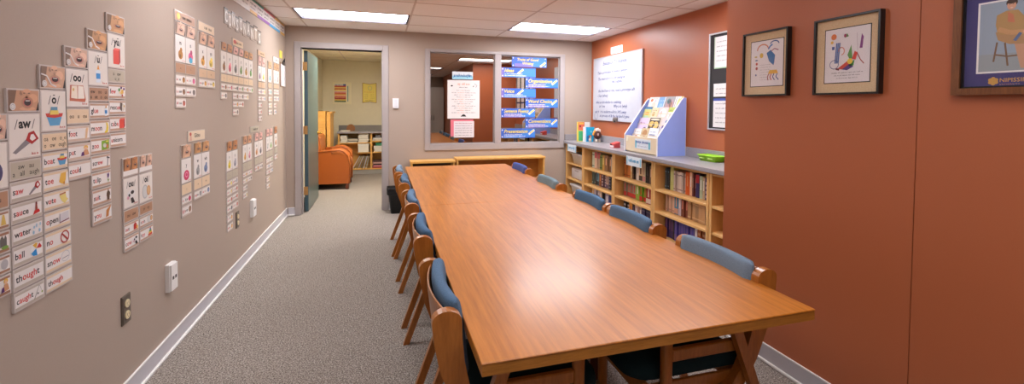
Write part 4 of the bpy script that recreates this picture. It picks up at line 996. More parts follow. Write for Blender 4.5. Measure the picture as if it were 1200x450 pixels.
m = MB(); m.box(XR - .022, XR - .002, YP + .004, YF - .002, .910, 1.006, CTR, .002, 1); m.box(2.667 + .01, XR - .022, YF - .022, YF - .002, .910, 1.006, CTR, .002, 1); m.build('backsplash', t)
# ------------------------------------------------------------------ books
def book(y_far, th, h, dep, zb, c, label, group, style=0, c2=None, xs=2.812, tilt=0.0):
    """one upright book whose spine faces the room"""
    t = thing('book', (xs + dep / 2, y_far - th / 2, zb), label, 'book', group)
    cov = paint(c, .45); m = MB(); r = min(th * .25, .004)
    y0, y1 = y_far - th + .0004, y_far - .0004
    z0 = zb + .0005
    m.box(xs, xs + .004, y0, y1, z0, z0 + h, cov, r * .5, 1); m.box(xs + .003, xs + dep, y0, y0 + .002, z0, z0 + h, cov); m.box(xs + .003, xs + dep, y1 - .002, y1, z0, z0 + h, cov)
    fr = Frame((xs - .0004, 0, 0), (0, -1, 0), (0, 0, 1)); a, b_ = -y1 + .001, -y0 - .001
    c2 = c2 or tuple(min(255, int(v * 1.5) + 40) for v in c); M2 = paint(c2, .5)
    if style == 1: m.rect(fr, a, b_, z0 + h * .04, z0 + h * .30, 0, M2)
    if style == 2: m.rect(fr, a, b_, z0 + h * .62, z0 + h * .97, 0, M2)
    if style == 3:
        for q in (.1, .3, .5, .7): m.rect(fr, a + th * .15, b_ - th * .15, z0 + h * q, z0 + h * (q + .12), 0, M2)
    if style in (0, 1): m.line(fr, [((a + b_) / 2, z0 + h * .38), ((a + b_) / 2, z0 + h * .82)], th * .28, .0003, M2)
    if style == 4: m.rect(fr, a, b_, z0 + h * .1, z0 + h * .16, 0, M2); m.rect(fr, a, b_, z0 + h * .8, z0 + h * .86, 0, M2)
    m.build('cover', t)
    m = MB(); m.box(xs + .004, xs + dep - .006, y0 + .002, y1 - .002, z0 + .003, z0 + h - .004, paint((224, 214, 196), .8)); m.build('pages', t)
    if tilt: t.rotation_euler = (tilt, 0, 0)
    return t
SH = ['bottom', 'middle', 'top']
BAYN = {1: 'second bookcase', 2: 'bookcase below the rack', 3: 'bookcase nearest the tray'}
# (bay, shelf): list of (count, thickness, height, colour, style, second colour, words)
STOCK = {
 (1, 2): [(1, .032, .215, (196, 206, 186), 4, (90, 120, 110), 'pale green and white'), (2, .034, .225, (222, 196, 176), 2, (204, 96, 110), 'cream with pink top'), (1, .032, .20, (110, 130, 70), 4, (60, 70, 50), 'olive green'), (1, .026, .20, (196, 156, 80), 0, None, 'gold'), (2, .040, .205, (140, 106, 78), 0, None, 'brown'), (1, .045, .20, (190, 186, 190), 0, (120, 116, 122), 'grey white'), (1, .045, .205, (126, 150, 84), 1, (60, 80, 50), 'leaf green')],
 (1, 1): [(2, .026, .20, (96, 112, 108), 4, None, 'grey teal'), (1, .022, .20, (24, 24, 26), 0, None, 'black'), (1, .036, .195, (112, 160, 186), 1, (40, 60, 70), 'light blue'), (1, .034, .19, (150, 90, 56), 0, None, 'russet'), (2, .034, .195, (98, 70, 88), 3, (190, 170, 180), 'plum'), (1, .034, .195, (206, 180, 160), 1, (110, 90, 120), 'beige'), (2, .034, .20, (30, 30, 44), 3, (120, 120, 140), 'navy black'), (1, .042, .205, (220, 70, 74), 0, (240, 150, 150), 'bright red'), (1, .030, .205, (166, 32, 40), 0, None, 'dark red')],
 (1, 0): [(1, .03, .20, (214, 178, 130), 0, None, 'tan'), (2, .036, .205, (70, 50, 90), 2, (216, 206, 220), 'purple and white'), (1, .03, .20, (222, 200, 180), 0, None, 'cream'), (2, .022, .20, (26, 24, 28), 0, None, 'black'), (1, .04, .205, (180, 176, 206), 0, None, 'lilac'), (1, .070, .20, (30, 44, 110), 0, (60, 80, 150), 'wide navy blue'), (1, .045, .20, (170, 172, 190), 0, None, 'grey')],
 (2, 2): [(4, .022, .20, (186, 112, 52), 4, (120, 56, 34), 'thin orange brown'), (1, .024, .21, (198, 170, 120), 0, None, 'tan'), (2, .026, .21, (30, 28, 28), 1, (90, 60, 50), 'black'), (1, .034, .22, (216, 208, 204), 0, (180, 160, 150), 'white'), (1, .046, .21, (214, 184, 148), 1, (80, 60, 50), 'beige'), (1, .034, .215, (208, 206, 170), 1, (214, 150, 150), 'cream'), (1, .046, .22, (24, 26, 28), 0, None, 'thick black'), (1, .040, .20, (112, 92, 82), 0, None, 'grey brown'), (1, .042, .225, (182, 190, 110), 0, (150, 160, 90), 'lime cream'), (1, .030, .225, (34, 50, 44), 0, None, 'dark green')],
 (2, 1): [(4, .034, .185, (150, 142, 122), 1, (200, 60, 56), 'grey patterned with red foot'), (1, .040, .19, (140, 176, 70), 0, (226, 226, 210), 'green and white'), (2, .034, .195, (112, 170, 46), 1, (200, 44, 44), 'lime green with red foot'), (1, .050, .20, (156, 30, 40), 1, (224, 210, 200), 'dark red with white foot'), (1, .036, .205, (110, 130, 150), 0, None, 'grey blue'), (1, .040, .20, (196, 104, 50), 0, None, 'orange')],
 (2, 0): [(2, .040, .205, (34, 28, 32), 3, (200, 190, 190), 'black and white'), (1, .045, .20, (226, 160, 60), 0, (200, 70, 50), 'yellow orange'), (1, .034, .205, (50, 36, 56), 0, None, 'dark violet'), (2, .044, .20, (210, 176, 170), 0, None, 'pinkish grey'), (4, .044, .20, (52, 44, 82), 4, (110, 100, 130), 'thick dark purple'), (1, .03, .20, (214, 176, 80), 0, None, 'yellow')],
 (3, 2): [(2, .028, .215, (74, 84, 92), 4, (130, 160, 180), 'grey blue'), (1, .022, .21, (20, 20, 20), 0, None, 'black'), (1, .048, .235, (196, 202, 128), 0, (220, 222, 160), 'pale lime'), (6, .027, .205, (206, 190, 182), 4, (150, 130, 130), 'thin greyish white'), (1, .054, .22, (206, 92, 30), 0, (230, 150, 90), 'thick orange'), (1, .032, .225, (232, 190, 160), 0, None, 'peach'), (2, .022, .215, (120, 62, 60), 0, (220, 180, 150), 'thin maroon'), (1, .046, .22, (44, 40, 100), 2, (186, 40, 54), 'navy with red top'), (1, .036, .21, (176, 196, 170), 0, None, 'sage green'), (1, .030, .205, (196, 170, 140), 0, None, 'tan'), (3, .032, .20, (58, 44, 110), 3, (196, 190, 216), 'purple with white letters'), (1, .024, .20, (196, 186, 214), 0, None, 'lilac')],
 (3, 1): [(4, .030, .195, (216, 180, 156), 4, (196, 150, 130), 'pinkish beige'), (1, .052, .20, (70, 140, 176), 1, (222, 170, 150), 'sky blue'), (1, .034, .195, (206, 196, 214), 0, None, 'lilac white'), (2, .040, .195, (128, 70, 56), 0, None, 'reddish brown'), (5, .040, .19, (196, 158, 116), 4, (226, 196, 150), 'tan'), (3, .034, .19, (130, 92, 94), 0, (190, 170, 180), 'mauve brown')],
 (3, 0): [(3, .034, .215, (62, 44, 96), 0, (130, 80, 110), 'dark plum'), (1, .02, .21, (24, 20, 24), 0, None, 'black'), (7, .034, .215, (78, 68, 158), 1, (112, 92, 150), 'violet blue'), (1, .026, .21, (210, 206, 214), 0, None, 'white'), (2, .040, .205, (150, 84, 46), 3, (196, 150, 110), 'brown'), (1, .026, .205, (168, 170, 178), 0, None, 'grey'), (2, .036, .20, (130, 70, 40), 3, (180, 130, 90), 'dark brown')],  # thin black book is added to paint the dark gap between books
}
for (bay, sh), rows in STOCK.items():
    ya, yb = UPR[bay]; ya -= TH; yb += TH
    tot = sum(n * th for n, th, *_ in rows); room = ya - yb - .012
    first = .030 if sh != 2 or bay != 3 else .015
    k = min(1.0, (room - first) / tot); k = (room - first) / tot if k > .8 else k
    y = ya - first
    for n, th, h, c, st, c2, words in rows:
        for q in range(n):
            th2 = th * k
            wh = '%s shelf, %s' % (SH[sh], BAYN[bay])
            lab = '%s book, %s' % (words, wh) if n == 1 else 'one of the %s books, %s' % (words, wh)
            hh = h if sh else h * 1.02
            book(y, th2 - .0022, hh - (.004 * ((q * 7) % 3) if n > 1 else 0), .20, SHZ[sh], tuple(min(255, int(v * (1.12, .96, 1.05, .90, 1.08)[(q + sh) % 5])) for v in c) if n > 1 else tuple(min(255, int(v * 1.06)) for v in c), lab, 'books on the ' + wh, st, c2, 2.800 + .004 * ((q * 3) % 4))
            y -= th2
# ------------------------------------------------------------------ white bins in the first unit
BINW = paint((224, 216, 210), .35); BINC = paint((196, 184, 178), .25)
ya, yb = UPR[0]; yc = (ya + yb) / 2
t = thing('storage_basket', (2.87, yc, SHZ[2]), 'white flared basket on the top shelf of the far bookcase', 'bin')
def basket(m, cx, cy, z0, hx0, hy0, hx1, hy1, h, mat, lip=.02):
    m.loft([rr_ring(cx, cy, hx0, hy0, .03, z0), rr_ring(cx, cy, hx1, hy1, .03, z0 + h - .012), rr_ring(cx, cy, hx1 + lip, hy1 + lip, .035, z0 + h), rr_ring(cx, cy, hx1 + lip, hy1 + lip, .035, z0 + h + .008), rr_ring(cx, cy, hx1 - .006, hy1 - .006, .03, z0 + h + .006), rr_ring(cx, cy, hx0 - .006, hy0 - .006, .03, z0 + .01)], mat)
m = MB(); basket(m, 2.875, yc - .03, SHZ[2] + .001, .135, .16, .158, .195, .145, BINW); m.build('basket_body', t)
m = MB()
for s in (-1, 1): m.tube([(2.70, yc - .03 + s * .10, SHZ[2] + .15), (2.69, yc - .03 + s * .06, SHZ[2] + .158), (2.69, yc - .03 - s * .0, SHZ[2] + .16)], .008, BINW, 8)
m.build('handle', t)
t = thing('storage_box', (2.88, yc, SHZ[1]), 'cloudy plastic drawer box on the middle shelf of the far bookcase', 'bin')
m = MB(); m.box(2.735, 3.06, yc - .225, yc + .16, SHZ[1] + .001, SHZ[1] + .165, BINC, .012, 2); m.build('box_body', t)
m = MB(); m.box(2.724, 2.737, yc - .215, yc + .15, SHZ[1] + .012, SHZ[1] + .150, paint((206, 196, 192), .3), .006, 2); m.box(2.716, 2.726, yc - .09, yc + .03, SHZ[1] + .118, SHZ[1] + .134, BINC, .003, 1); m.build('drawer_front', t)
t = thing('storage_bin', (2.88, yc, SHZ[0]), 'white lidded bin on the bottom shelf of the far bookcase', 'bin')
m = MB(); basket(m, 2.88, yc - .02, SHZ[0] + .001, .14, .17, .155, .20, .15, BINW, .012); m.build('bin_body', t)
m = MB(); m.loft([rr_ring(2.88, yc - .02, .17, .215, .03, SHZ[0] + .161), rr_ring(2.88, yc - .02, .172, .217, .03, SHZ[0] + .172), rr_ring(2.88, yc - .02, .160, .205, .03, SHZ[0] + .182), rr_ring(2.88, yc - .02, .10, .14, .03, SHZ[0] + .184)], WHITE); m.build('lid', t)
# label cards hung from the counter edge
def hung_sign(y0, y1, z0, z1, label, sd):
    fr = Frame((2.6545, 0, 0), (0, -1, 0), (0, 0, 1)); t = thing('shelf_sign', (2.6545, (y0 + y1) / 2, z0), label, 'sign', 'signs hung from the counter edge')
    m = MB(); m.slab(fr, -y1, -y0, z0, z1, .0005, .004, P((222, 232, 238))); m.rect(fr, -y1 + .006, -y1 + .03, z0 + .01, z1 - .01, .0043, P((140, 200, 220))); m.rect(fr, -y0 - .03, -y0 - .006, z0 + .01, z1 - .01, .0043, P((140, 200, 220))); cd = m.build('card', t)
    m = MB(); m.scribble(fr, -y1 + .05, -y0 - .05, z0 + (z1 - z0) * .38, .045, P((60, 160, 205)), .005, sd); m.scribble(fr, -y1 + .05, -y0 - .05, z0 + (z1 - z0) * .38 + .004, .045, P((60, 160, 205)), .0053, sd + 9); m.build('lettering', cd)
hung_sign(5.70, 6.00, .768, .872, 'small white and blue sign hung over the white basket at the far bookcase', 11)
hung_sign(4.065, 4.365, .775, .878, 'white and blue sign hung from the counter below the display rack', 12)
# ------------------------------------------------------------------ display rack on the counter
CZ = .9105
t = thing('book_display_rack', (2.92, 4.255, CZ), 'blue sided slanted book display rack with cream front on the counter', 'display rack')
RBLUE = paint((142, 166, 236), .4); RCRM = paint((226, 210, 180), .45)
prof = [(2.752, CZ), (2.752, 1.108), (3.040, 1.500), (3.066, 1.525), (3.094, 1.525), (3.094, CZ)]
for ya in (3.930, 4.562):
    fr = Frame((0, ya + .018, 0), (1, 0, 0), (0, 0, 1))
    m = MB(); m.prism(fr, prof, 0, .018, RBLUE)
    for (xa, za), (xb, zb) in zip(prof[:5], prof[1:6]):      # white edge banding
        dx, dz = xb - xa, zb - za; l = math.hypot(dx, dz); nx, nz = -dz / l * .0025, dx / l * .0025
        m.prism(fr, [(xa, za), (xb, zb), (xb + nx, zb + nz), (xa + nx, za + nz)], -.0008, .0188, WHITE)
    m.build('side_panel', t)
m = MB(); m.box(2.756, 2.772, 3.9485, 4.5615, .922, 1.096, RCRM, .002, 1); fp = m.build('front_panel', t)
m = MB(); m.box(3.080, 3.092, 3.9485, 4.5615, CZ, 1.50, RCRM); m.box(2.774, 3.080, 3.9485, 4.5615, CZ, .925, RCRM); m.build('back_panel', t)
TIER = []
for k in range(4):
    x, z = 2.790 + .068 * k, .985 + .122 * k; TIER.append((x, z))
    m = MB(); m.box(x - .004, x + .056, 3.9485, 4.5615, z - .012, z - .001, RCRM); m.box(x - .010, x - .004, 3.9485, 4.5615, z - .012, z + .004, RCRM)
    m.build('tier_shelf', t)
fr = Frame((2.7555, 0, 0), (0, -1, 0), (0, 0, 1))
m = MB(); m.slab(fr, -4.357, -4.058, .962, 1.070, 0, .002, P((216, 226, 236))); m.rect(fr, -4.352, -4.325, .970, 1.050, .0023, P((90, 180, 200))); m.rect(fr, -4.095, -4.063, .968, 1.045, .0023, P((90, 180, 200)))
m.scribble(fr, -4.335, -4.085, 1.024, .030, P((40, 90, 170)), .0026, 5); m.scribble(fr, -4.335, -4.085, 1.027, .030, P((40, 90, 170)), .0029, 6); m.scribble(fr, -4.30, -4.12, .985, .014, P((150, 150, 170)), .0026, 7); m.build('front_label', fp)
m = MB(); m.slab(fr, -4.545, -4.500, 1.030, 1.085, 0, .002, P((236, 232, 206))); m.build('front_sticker', fp)
s_, c_ = math.sin(math.radians(19)), math.cos(math.radians(19))
def cover_book(tier, yl, w_, h_, base, label, draw):
    """picture book leaning back with its cover to the room; yl = far edge"""
    x, z = TIER[tier]; fr = Frame((x + .020, 0, z + .0065), (0, -1, 0), (s_, 0, c_)); m = MB()
    m.slab(fr, -yl, -yl + w_, 0, h_, -.012, 0, P(base)); a = (-yl, -yl + w_)
    m.slab(fr, -yl + .002, -yl + w_ - .002, .002, h_ - .002, -.010, -.002, P((230, 224, 214)))
    R_ = lambda u0, u1, v0, v1, c, k=1: m.rect(fr, a[0] + w_ * u0, a[0] + w_ * u1, h_ * v0, h_ * v1, .0003 * k, P(c))
    E_ = lambda u, v, ru, rv, c, k=2: m.ell(fr, a[0] + w_ * u, h_ * v, w_ * ru, h_ * rv, .0003 * k, P(c), 14)
    G_ = lambda u, v, ru, rv, wd, c, t0=0, t1=2 * math.pi, k=3: m.ring(fr, a[0] + w_ * u, h_ * v, w_ * ru, h_ * rv, w_ * wd, .0003 * k, P(c), 14, t0, t1)
    S_ = lambda u0, u1, v, hh, c, sd, k=4: m.scribble(fr, a[0] + w_ * u0, a[0] + w_ * u1, h_ * v, h_ * hh, P(c), .0003 * k, sd)
    draw(R_, E_, G_, S_)
    m.build('picture_book', None, label, 'book', 'picture books in the display rack')
def d1(R, E, G, S): G(.5, .30, .34, .28, .12, (150, 28, 36), 0, math.pi); E(.5, .28, .2, .18, (226, 222, 220)); S(.15, .85, .78, .08, (90, 80, 80), 1); S(.2, .8, .64, .05, (120, 110, 110), 2)
def d2(R, E, G, S): R(0, 1, 0, .45, (190, 206, 170)); E(.5, .72, .36, .2, (176, 130, 84)); E(.45, .2, .3, .1, (226, 200, 170)); S(.2, .8, .42, .08, (90, 120, 80), 3)
def d3(R, E, G, S): S(.15, .85, .76, .08, (110, 130, 170), 4); S(.15, .85, .58, .14, (70, 90, 140), 5); S(.3, .8, .40, .1, (70, 90, 140), 6); E(.3, .1, .14, .06, (220, 170, 80)); E(.7, .12, .12, .06, (190, 120, 90))
def d4(R, E, G, S): R(0, 1, 0, 1, (224, 206, 180)); E(.4, .72, .24, .14, (220, 140, 60)); E(.75, .4, .18, .22, (60, 46, 40)); E(.4, .3, .2, .14, (214, 160, 120)); E(.7, .82, .16, .1, (226, 190, 80))
def d5(R, E, G, S): R(0, 1, .22, 1, (204, 190, 216)); R(0, 1, 0, .2, (236, 234, 236)); S(.2, .8, .62, .12, (150, 60, 110), 7); E(.8, .3, .16, .14, (100, 76, 110))
def d6(R, E, G, S): R(.06, .94, .06, .94, (70, 56, 44)); E(.3, .6, .2, .16, (222, 186, 96)); E(.65, .55, .22, .2, (236, 196, 110)); E(.48, .55, .10, .10, (30, 26, 26), 3); E(.72, .3, .16, .14, (210, 150, 70)); E(.25, .28, .16, .1, (190, 140, 60)); E(.5, .85, .4, .05, (236, 224, 196))
def d7(R, E, G, S): R(0, 1, .5, 1, (214, 204, 206)); R(0, 1, 0, .5, (200, 190, 206)); R(.2, .9, .42, .58, (96, 76, 140), 2); E(.6, .8, .2, .1, (80, 110, 170)); E(.4, .2, .2, .1, (170, 160, 190))
def d8(R, E, G, S): R(0, 1, .86, 1, (60, 110, 150)); R(.08, .92, .3, .84, (206, 206, 120)); E(.5, .6, .3, .1, (226, 160, 60)); E(.5, .38, .36, .1, (170, 200, 160))
def d9(R, E, G, S): R(0, 1, 0, 1, (228, 210, 170)); E(.4, .6, .2, .14, (190, 160, 90)); E(.7, .3, .2, .12, (200, 150, 60)); S(.2, .8, .8, .08, (140, 110, 70), 8)
def d10(R, E, G, S): E(.5, .62, .40, .30, (238, 232, 228)); E(.34, .34, .16, .20, (226, 168, 140)); E(.7, .28, .2, .14, (232, 180, 150)); E(.3, .66, .14, .12, (224, 176, 170)); E(.5, .1, .3, .06, (150, 150, 180))
def d11(R, E, G, S): R(0, 1, .72, 1, (186, 200, 84)); S(.15, .85, .80, .08, (120, 140, 50), 9); E(.35, .5, .16, .16, (200, 196, 190)); E(.6, .5, .14, .18, (220, 214, 206)); E(.5, .2, .4, .16, (230, 176, 140))
def d12(R, E, G, S): E(.3, .8, .14, .10, (226, 120, 80)); E(.6, .5, .24, .2, (226, 200, 186)); S(.1, .9, .9, .05, (220, 110, 70), 10); E(.7, .76, .12, .08, (190, 190, 200))
def d13(R, E, G, S): R(0, 1, 0, 1, (112, 166, 214)); S(.2, .8, .74, .08, (190, 216, 236), 11); E(.5, .4, .3, .2, (140, 186, 222)); R(.9, 1, 0, 1, (226, 224, 222), 2)
def d14(R, E, G, S): R(0, 1, 0, 1, (150, 150, 150)); E(.5, .5, .42, .36, (170, 140, 150)); E(.36, .72, .2, .16, (60, 150, 150)); E(.6, .5, .18, .2, (214, 150, 110)); R(.92, 1, 0, 1, (234, 232, 228), 2)
def d15(R, E, G, S): E(.5, .6, .3, .3, (230, 200, 120)); R(.7, 1, .5, 1, (226, 190, 96)); E(.3, .3, .2, .14, (130, 160, 170))
W_ = (234, 230, 226)
cover_book(0, 4.553, .150, .195, W_, 'white picture book with a red arch in the lowest row of the rack', d1)
cover_book(0, 4.393, .130, .205, (206, 190, 150), 'beige and green picture book in the lowest row of the rack', d2)
cover_book(0, 4.253, .170, .215, (222, 228, 238), 'pale blue picture book with lettering in the lowest row of the rack', d3)
cover_book(0, 4.073, .118, .190, (206, 160, 110), 'orange and dark picture book at the near end of the lowest row', d4)
cover_book(1, 4.553, .190, .200, (232, 230, 234), 'lilac and white picture book in the second row of the rack', d5)
cover_book(1, 4.353, .220, .215, (226, 214, 196), 'dark picture book with yellow figures in the second row of the rack', d6)
cover_book(1, 4.123, .165, .205, (210, 204, 208), 'grey lilac picture book at the near end of the second row', d7)
cover_book(2, 4.553, .150, .205, (190, 206, 170), 'blue topped yellow green picture book in the third row', d8)
cover_book(2, 4.395, .120, .195, (226, 206, 160), 'sandy cream picture book in the third row', d9)
cover_book(2, 4.267, .165, .200, (226, 204, 200), 'white and pink picture book with faces in the third row', d10)
cover_book(2, 4.094, .145, .200, (236, 232, 226), 'lime green topped picture book at the near end of the third row', d11)
cover_book(3, 4.553, .185, .195, W_, 'white picture book with orange marks at the far end of the top row', d12)
cover_book(3, 4.360, .115, .195, (120, 170, 214), 'plain light blue picture book in the top row of the rack', d13)
cover_book(3, 4.237, .180, .198, (160, 156, 156), 'grey teal picture book in the top row of the rack', d14)
cover_book(3, 4.049, .095, .196, W_, 'white and yellow picture book at the near end of the top row', d15)
# ------------------------------------------------------------------ things on the counter
def stand_book(x0, x1, y, th, h, c, label, draw=None):
    m = MB(); m.box(x0, x1, y - th / 2, y + th / 2, CZ + .0005, CZ + h, P(c), .001, 1)
    m.box(x0 + .002, x1 - .004, y - th / 2 + .0015, y + th / 2 - .0015, CZ + h - .003, CZ + h + .0002, P((232, 226, 216)))
    if draw: draw(m, Frame((0, y - th / 2, 0), (1, 0, 0), (0, 0, 1)))
    return m.build('picture_book', None, label, 'book', 'books standing on the counter')
def bk1(m, f): m.rect(f, 2.792, 2.893, 1.075, 1.195, .0004, P((222, 112, 84))); m.rect(f, 2.800, 2.885, .920, 1.065, .0004, P((70, 176, 116))); m.ell(f, 2.825, 1.135, .012, .016, .0008, P((60, 30, 30)), 12); m.rect(f, 2.805, 2.88, 1.165, 1.185, .0008, P((236, 190, 70)))
stand_book(2.775, 2.895, 5.945, .012, .290, (226, 206, 90), 'tall picture book with yellow, red and green cover standing in the counter corner', bk1)
stand_book(2.905, 2.99, 5.965, .010, .285, (228, 226, 220), 'white picture book standing behind the blue gift bag')
stand_book(2.845, 2.882, 5.875, .030, .220, (232, 232, 232), 'white book standing beside the blue gift bag on the counter')
t = thing('gift_bag', (2.945, 5.865, CZ), 'bright blue paper gift bag on the far end of the counter', 'bag')
m = MB(); BB = paint((36, 166, 212), .3)
m.loft([[(x, y, CZ + z) for x, y in ((2.89 - .012 * k, 5.84), (2.99 + .018 * k, 5.84), (2.99 + .018 * k, 5.89), (2.89 - .012 * k, 5.89))] for k, z in ((0, 0.001), (.5, .10), (1, .215))], BB, smooth=False); m.build('bag_body', t)
m = MB(); f = Frame((0, 5.8385, 0), (1, 0, 0), (0, 0, 1)); m.ell(f, 2.955, CZ + .15, .022, .016, .0006, P((120, 206, 232))); m.poly(f, [(2.89, CZ + .01), (2.93, CZ + .03), (2.905, CZ + .10), (2.885, CZ + .08)], .0006, P((20, 110, 180))); m.build('bag_print', t)
t = thing('turkey_figure', (3.01, 5.74, CZ), 'small dark brown turkey figure with a white feather tuft on the counter', 'figurine')
m = MB(); m.ball((3.01, 5.745, CZ + .105), .060, .050, .060, paint((70, 34, 26), .8)); m.build('body', t)
m = MB(); m.ball((2.998, 5.706, CZ + .112), .017, .012, .022, paint((186, 160, 150), .8)); m.build('belly', t)
m = MB()
for a in (-50, -20, 10, 40): m.ball((3.01 + .055 * math.sin(math.radians(a)), 5.752, CZ + .105 + .075 * math.cos(math.radians(a))), .020, .010, .030, paint((232, 222, 212), .8) if a > -40 else paint((222, 150, 60), .8))
m.build('tail_feathers', t)
m = MB()
for a in (-60, -85): m.ball((3.01 + .062 * math.sin(math.radians(a)), 5.75, CZ + .115 + .052 * math.cos(math.radians(a))), .018, .010, .024, paint((226, 160, 60), .8))
m.build('side_feathers', t)
for s in (-1, 1): m = MB(); m.ball((3.01 + s * .024, 5.732, CZ + .024), .016, .020, .024, paint((216, 204, 186), .8)); m.build('foot', t)
t = thing('toy_dog', (2.915, 5.79, CZ), 'tiny brown and white toy dog in front of the blue gift bag', 'figurine')
m = MB(); m.ball((2.915, 5.79, CZ + .034), .022, .022, .034, paint((206, 190, 170), .8)); m.build('body', t)
m = MB(); m.ball((2.913, 5.782, CZ + .082), .020, .020, .020, paint((150, 90, 60), .8)); m.ball((2.911, 5.765, CZ + .076), .009, .010, .008, paint((222, 206, 190), .8)); m.build('head', t)
for s in (-1, 1): m = MB(); m.ball((2.915 + s * .018, 5.785, CZ + .085), .006, .010, .016, paint((104, 56, 40), .8)); m.build('ear', t)
t = thing('card_box', (2.83, 4.93, CZ), 'small red and white card box lying left of the display rack', 'box')
f = Frame((0, 4.98, 0), (1, 0, 0), (0, 0, 1))
m = MB(); m.prism(f, [(2.785, CZ + .0005), (2.875, CZ + .0005), (2.875, CZ + .075), (2.80, CZ + .055), (2.785, CZ + .050)], 0, .10, P((206, 74, 66))); m.build('box_body', t)
m = MB(); f2 = Frame((2.7845, 0, 0), (0, -1, 0), (0, 0, 1)); m.rect(f2, -4.975, -4.885, CZ + .006, CZ + .030, 0, P((226, 214, 214))); m.rect(f2, -4.975, -4.93, CZ + .032, CZ + .046, 0, P((50, 20, 24))); m.build('box_label', t)
t = thing('green_tray', (3.03, 3.47, CZ), 'lime green plastic tray on the counter beside the rust wall', 'tray')
GRN = paint((150, 212, 36), .3)
m = MB(); m.loft([rr_ring(3.03, 3.47, .052, .105, .02, CZ + .001), rr_ring(3.03, 3.47, .062, .125, .02, CZ + .050), rr_ring(3.03, 3.47, .070, .135, .024, CZ + .053), rr_ring(3.03, 3.47, .070, .135, .024, CZ + .059), rr_ring(3.03, 3.47, .056, .118, .018, CZ + .056), rr_ring(3.03, 3.47, .046, .098, .018, CZ + .006)], GRN); m.build('tray_body', t)
m = MB()
for y in (3.42, 3.53): m.tube([(2.969, y - .03, CZ + .028), (2.969, y + .03, CZ + .028)], .006, paint((196, 230, 130), .3), 8)
m.build('grip', t)
# ------------------------------------------------------------------ whiteboard, sign, pin board
t = thing('whiteboard', (XR, 5.415, 1.235), 'whiteboard with blue handwriting on the rust wall above the counter', 'whiteboard')
a, b_ = -6.058, -4.775
m = MB(); m.slab(RW, a, b_, 1.235, 2.140, .004, .018, paint((192, 195, 205), .38)); wb = m.build('board', t)
ALU = paint((200, 200, 204), .35, metal=.5)
m = MB(); m.slab(RW, a - .010, b_ + .010, 2.140, 2.150, .002, .024, ALU); m.slab(RW, a - .010, b_ + .010, 1.225, 1.235, .002, .024, ALU); m.slab(RW, a - .010, a, 1.235, 2.140, .002, .024, ALU); m.slab(RW, b_, b_ + .010, 1.235, 2.140, .002, .024, ALU); m.build('frame', t)
PEN = P((38, 52, 120)); m = MB()
m.text(RW, 'Evaluation To Analyze', a + .28, 2.028, .050, PEN, maxw=.76, hh=.0186, shear=.25, bold=.012, align='L'); m.build('handwriting', wb)
LINES = [(.12, 1.905, 1.0, 'Take a prototype to make it generic'), (.14, 1.815, 1.0, 'The memory it = to by seeing at'), (.55, 1.760, .3, 'the outside'), (.15, 1.640, 1.05, 'the kind here is one, need a prototype a/b'), (.12, 1.570, .34, '- Sent (when)'), (.08, 1.475, .72, 'takes an introduction to combining'), (.18, 1.418, .28, 'as I see'), (.60, 1.418, .42, 'Why is it (why)'), (.05, 1.338, .13, 'not it'), (.22, 1.338, .78, 'it is understood it is 30% away'), (.20, 1.280, .84, 'as process of & the big kind it gave')]
for x, z, w_, s in LINES: m = MB(); m.text(RW, s, a + x, z, .040, PEN, maxw=w_, hh=.0186, shear=.25, bold=.014, align='L', res=1); m.build('handwriting', wb)
m = MB(); m.ring(RW, a + .085, 1.29, .05, .055, .005, .0186, PEN, 16)
m.build('handwriting', wb)
m = MB(); m.slab(RW, -5.455, -5.335, 1.228, 1.268, .024, .034, paint((120, 112, 108), .35, metal=.6)); m.tube([RW.p(-5.395, 1.226, .034), RW.p(-5.395, 1.226, .05)], .016, paint((90, 84, 80), .4, metal=.5), 12); m.slab(RW, -5.445, -5.345, 1.268, 1.282, .019, .030, paint((150, 140, 136), .4)); m.build('paper_clip', t)
t = thing('wall_sign', (XR, 5.43, 2.165), 'small white sign with blue lettering above the whiteboard', 'sign')
m = MB(); m.slab(RW, -5.586, -5.276, 2.168, 2.266, 0, .003, P((228, 234, 238))); m.build('card', t)
m = MB(); m.scribble(RW, -5.56, -5.30, 2.196, .045, P((60, 150, 200)), .0034, 21); m.scribble(RW, -5.56, -5.30, 2.200, .045, P((60, 150, 200)), .0037, 22); m.build('lettering', t)
t = thing('pin_board', (XR, 2.98, 1.21), 'silver framed black pin board half hidden by the near rust wall', 'pin board')
m = MB(); m.slab(RW, -3.598, -2.36, 1.222, 2.132, .003, .014, paint((40, 38, 40), .7)); m.build('board', t)
m = MB()
for q in ((-3.612, -2.346, 2.132, 2.146), (-3.612, -2.346, 1.208, 1.222), (-3.612, -3.598, 1.222, 2.132), (-2.36, -2.346, 1.222, 2.132)): m.slab(RW, q[0], q[1], q[2], q[3], .002, .024, ALU)
m.build('frame', t)
k = 0
for ci, u in enumerate((-3.545, -3.24, -2.93, -2.62)):
    for ri, (z0, z1) in enumerate(((1.800, 2.105), (1.530, 1.655), (1.235, 1.512))):
        f = RW; m = MB(); m.slab(f, u, u + .215, z0, z1, .0145, .016, P((226, 226, 226)))
        if ri == 0: m.rect(f, u, u + .215, z0, z0 + .01, .0163, P((150, 190, 150))); m.rect(f, u, u + .012, z0, z1, .0163, P((190, 210, 190)))
        if ri == 2: m.rect(f, u, u + .215, z1 - .022, z1, .0163, P((60, 80, 160)))
        for q in range(2 if ri == 1 else 5): m.scribble(f, u + .03, u + .19, z1 - .055 - q * .045, .014, P((110, 110, 120)), .0163, 100 + k * 9 + q)
        m.build('notice', None, '%s sheet in %s of the black pin board' % (['tall printed white', 'small white', 'white blue edged'][ri], ['the far column', 'the second column', 'the third column', 'the nearest column'][ci]), 'paper', 'sheets on the pin board'); k += 1
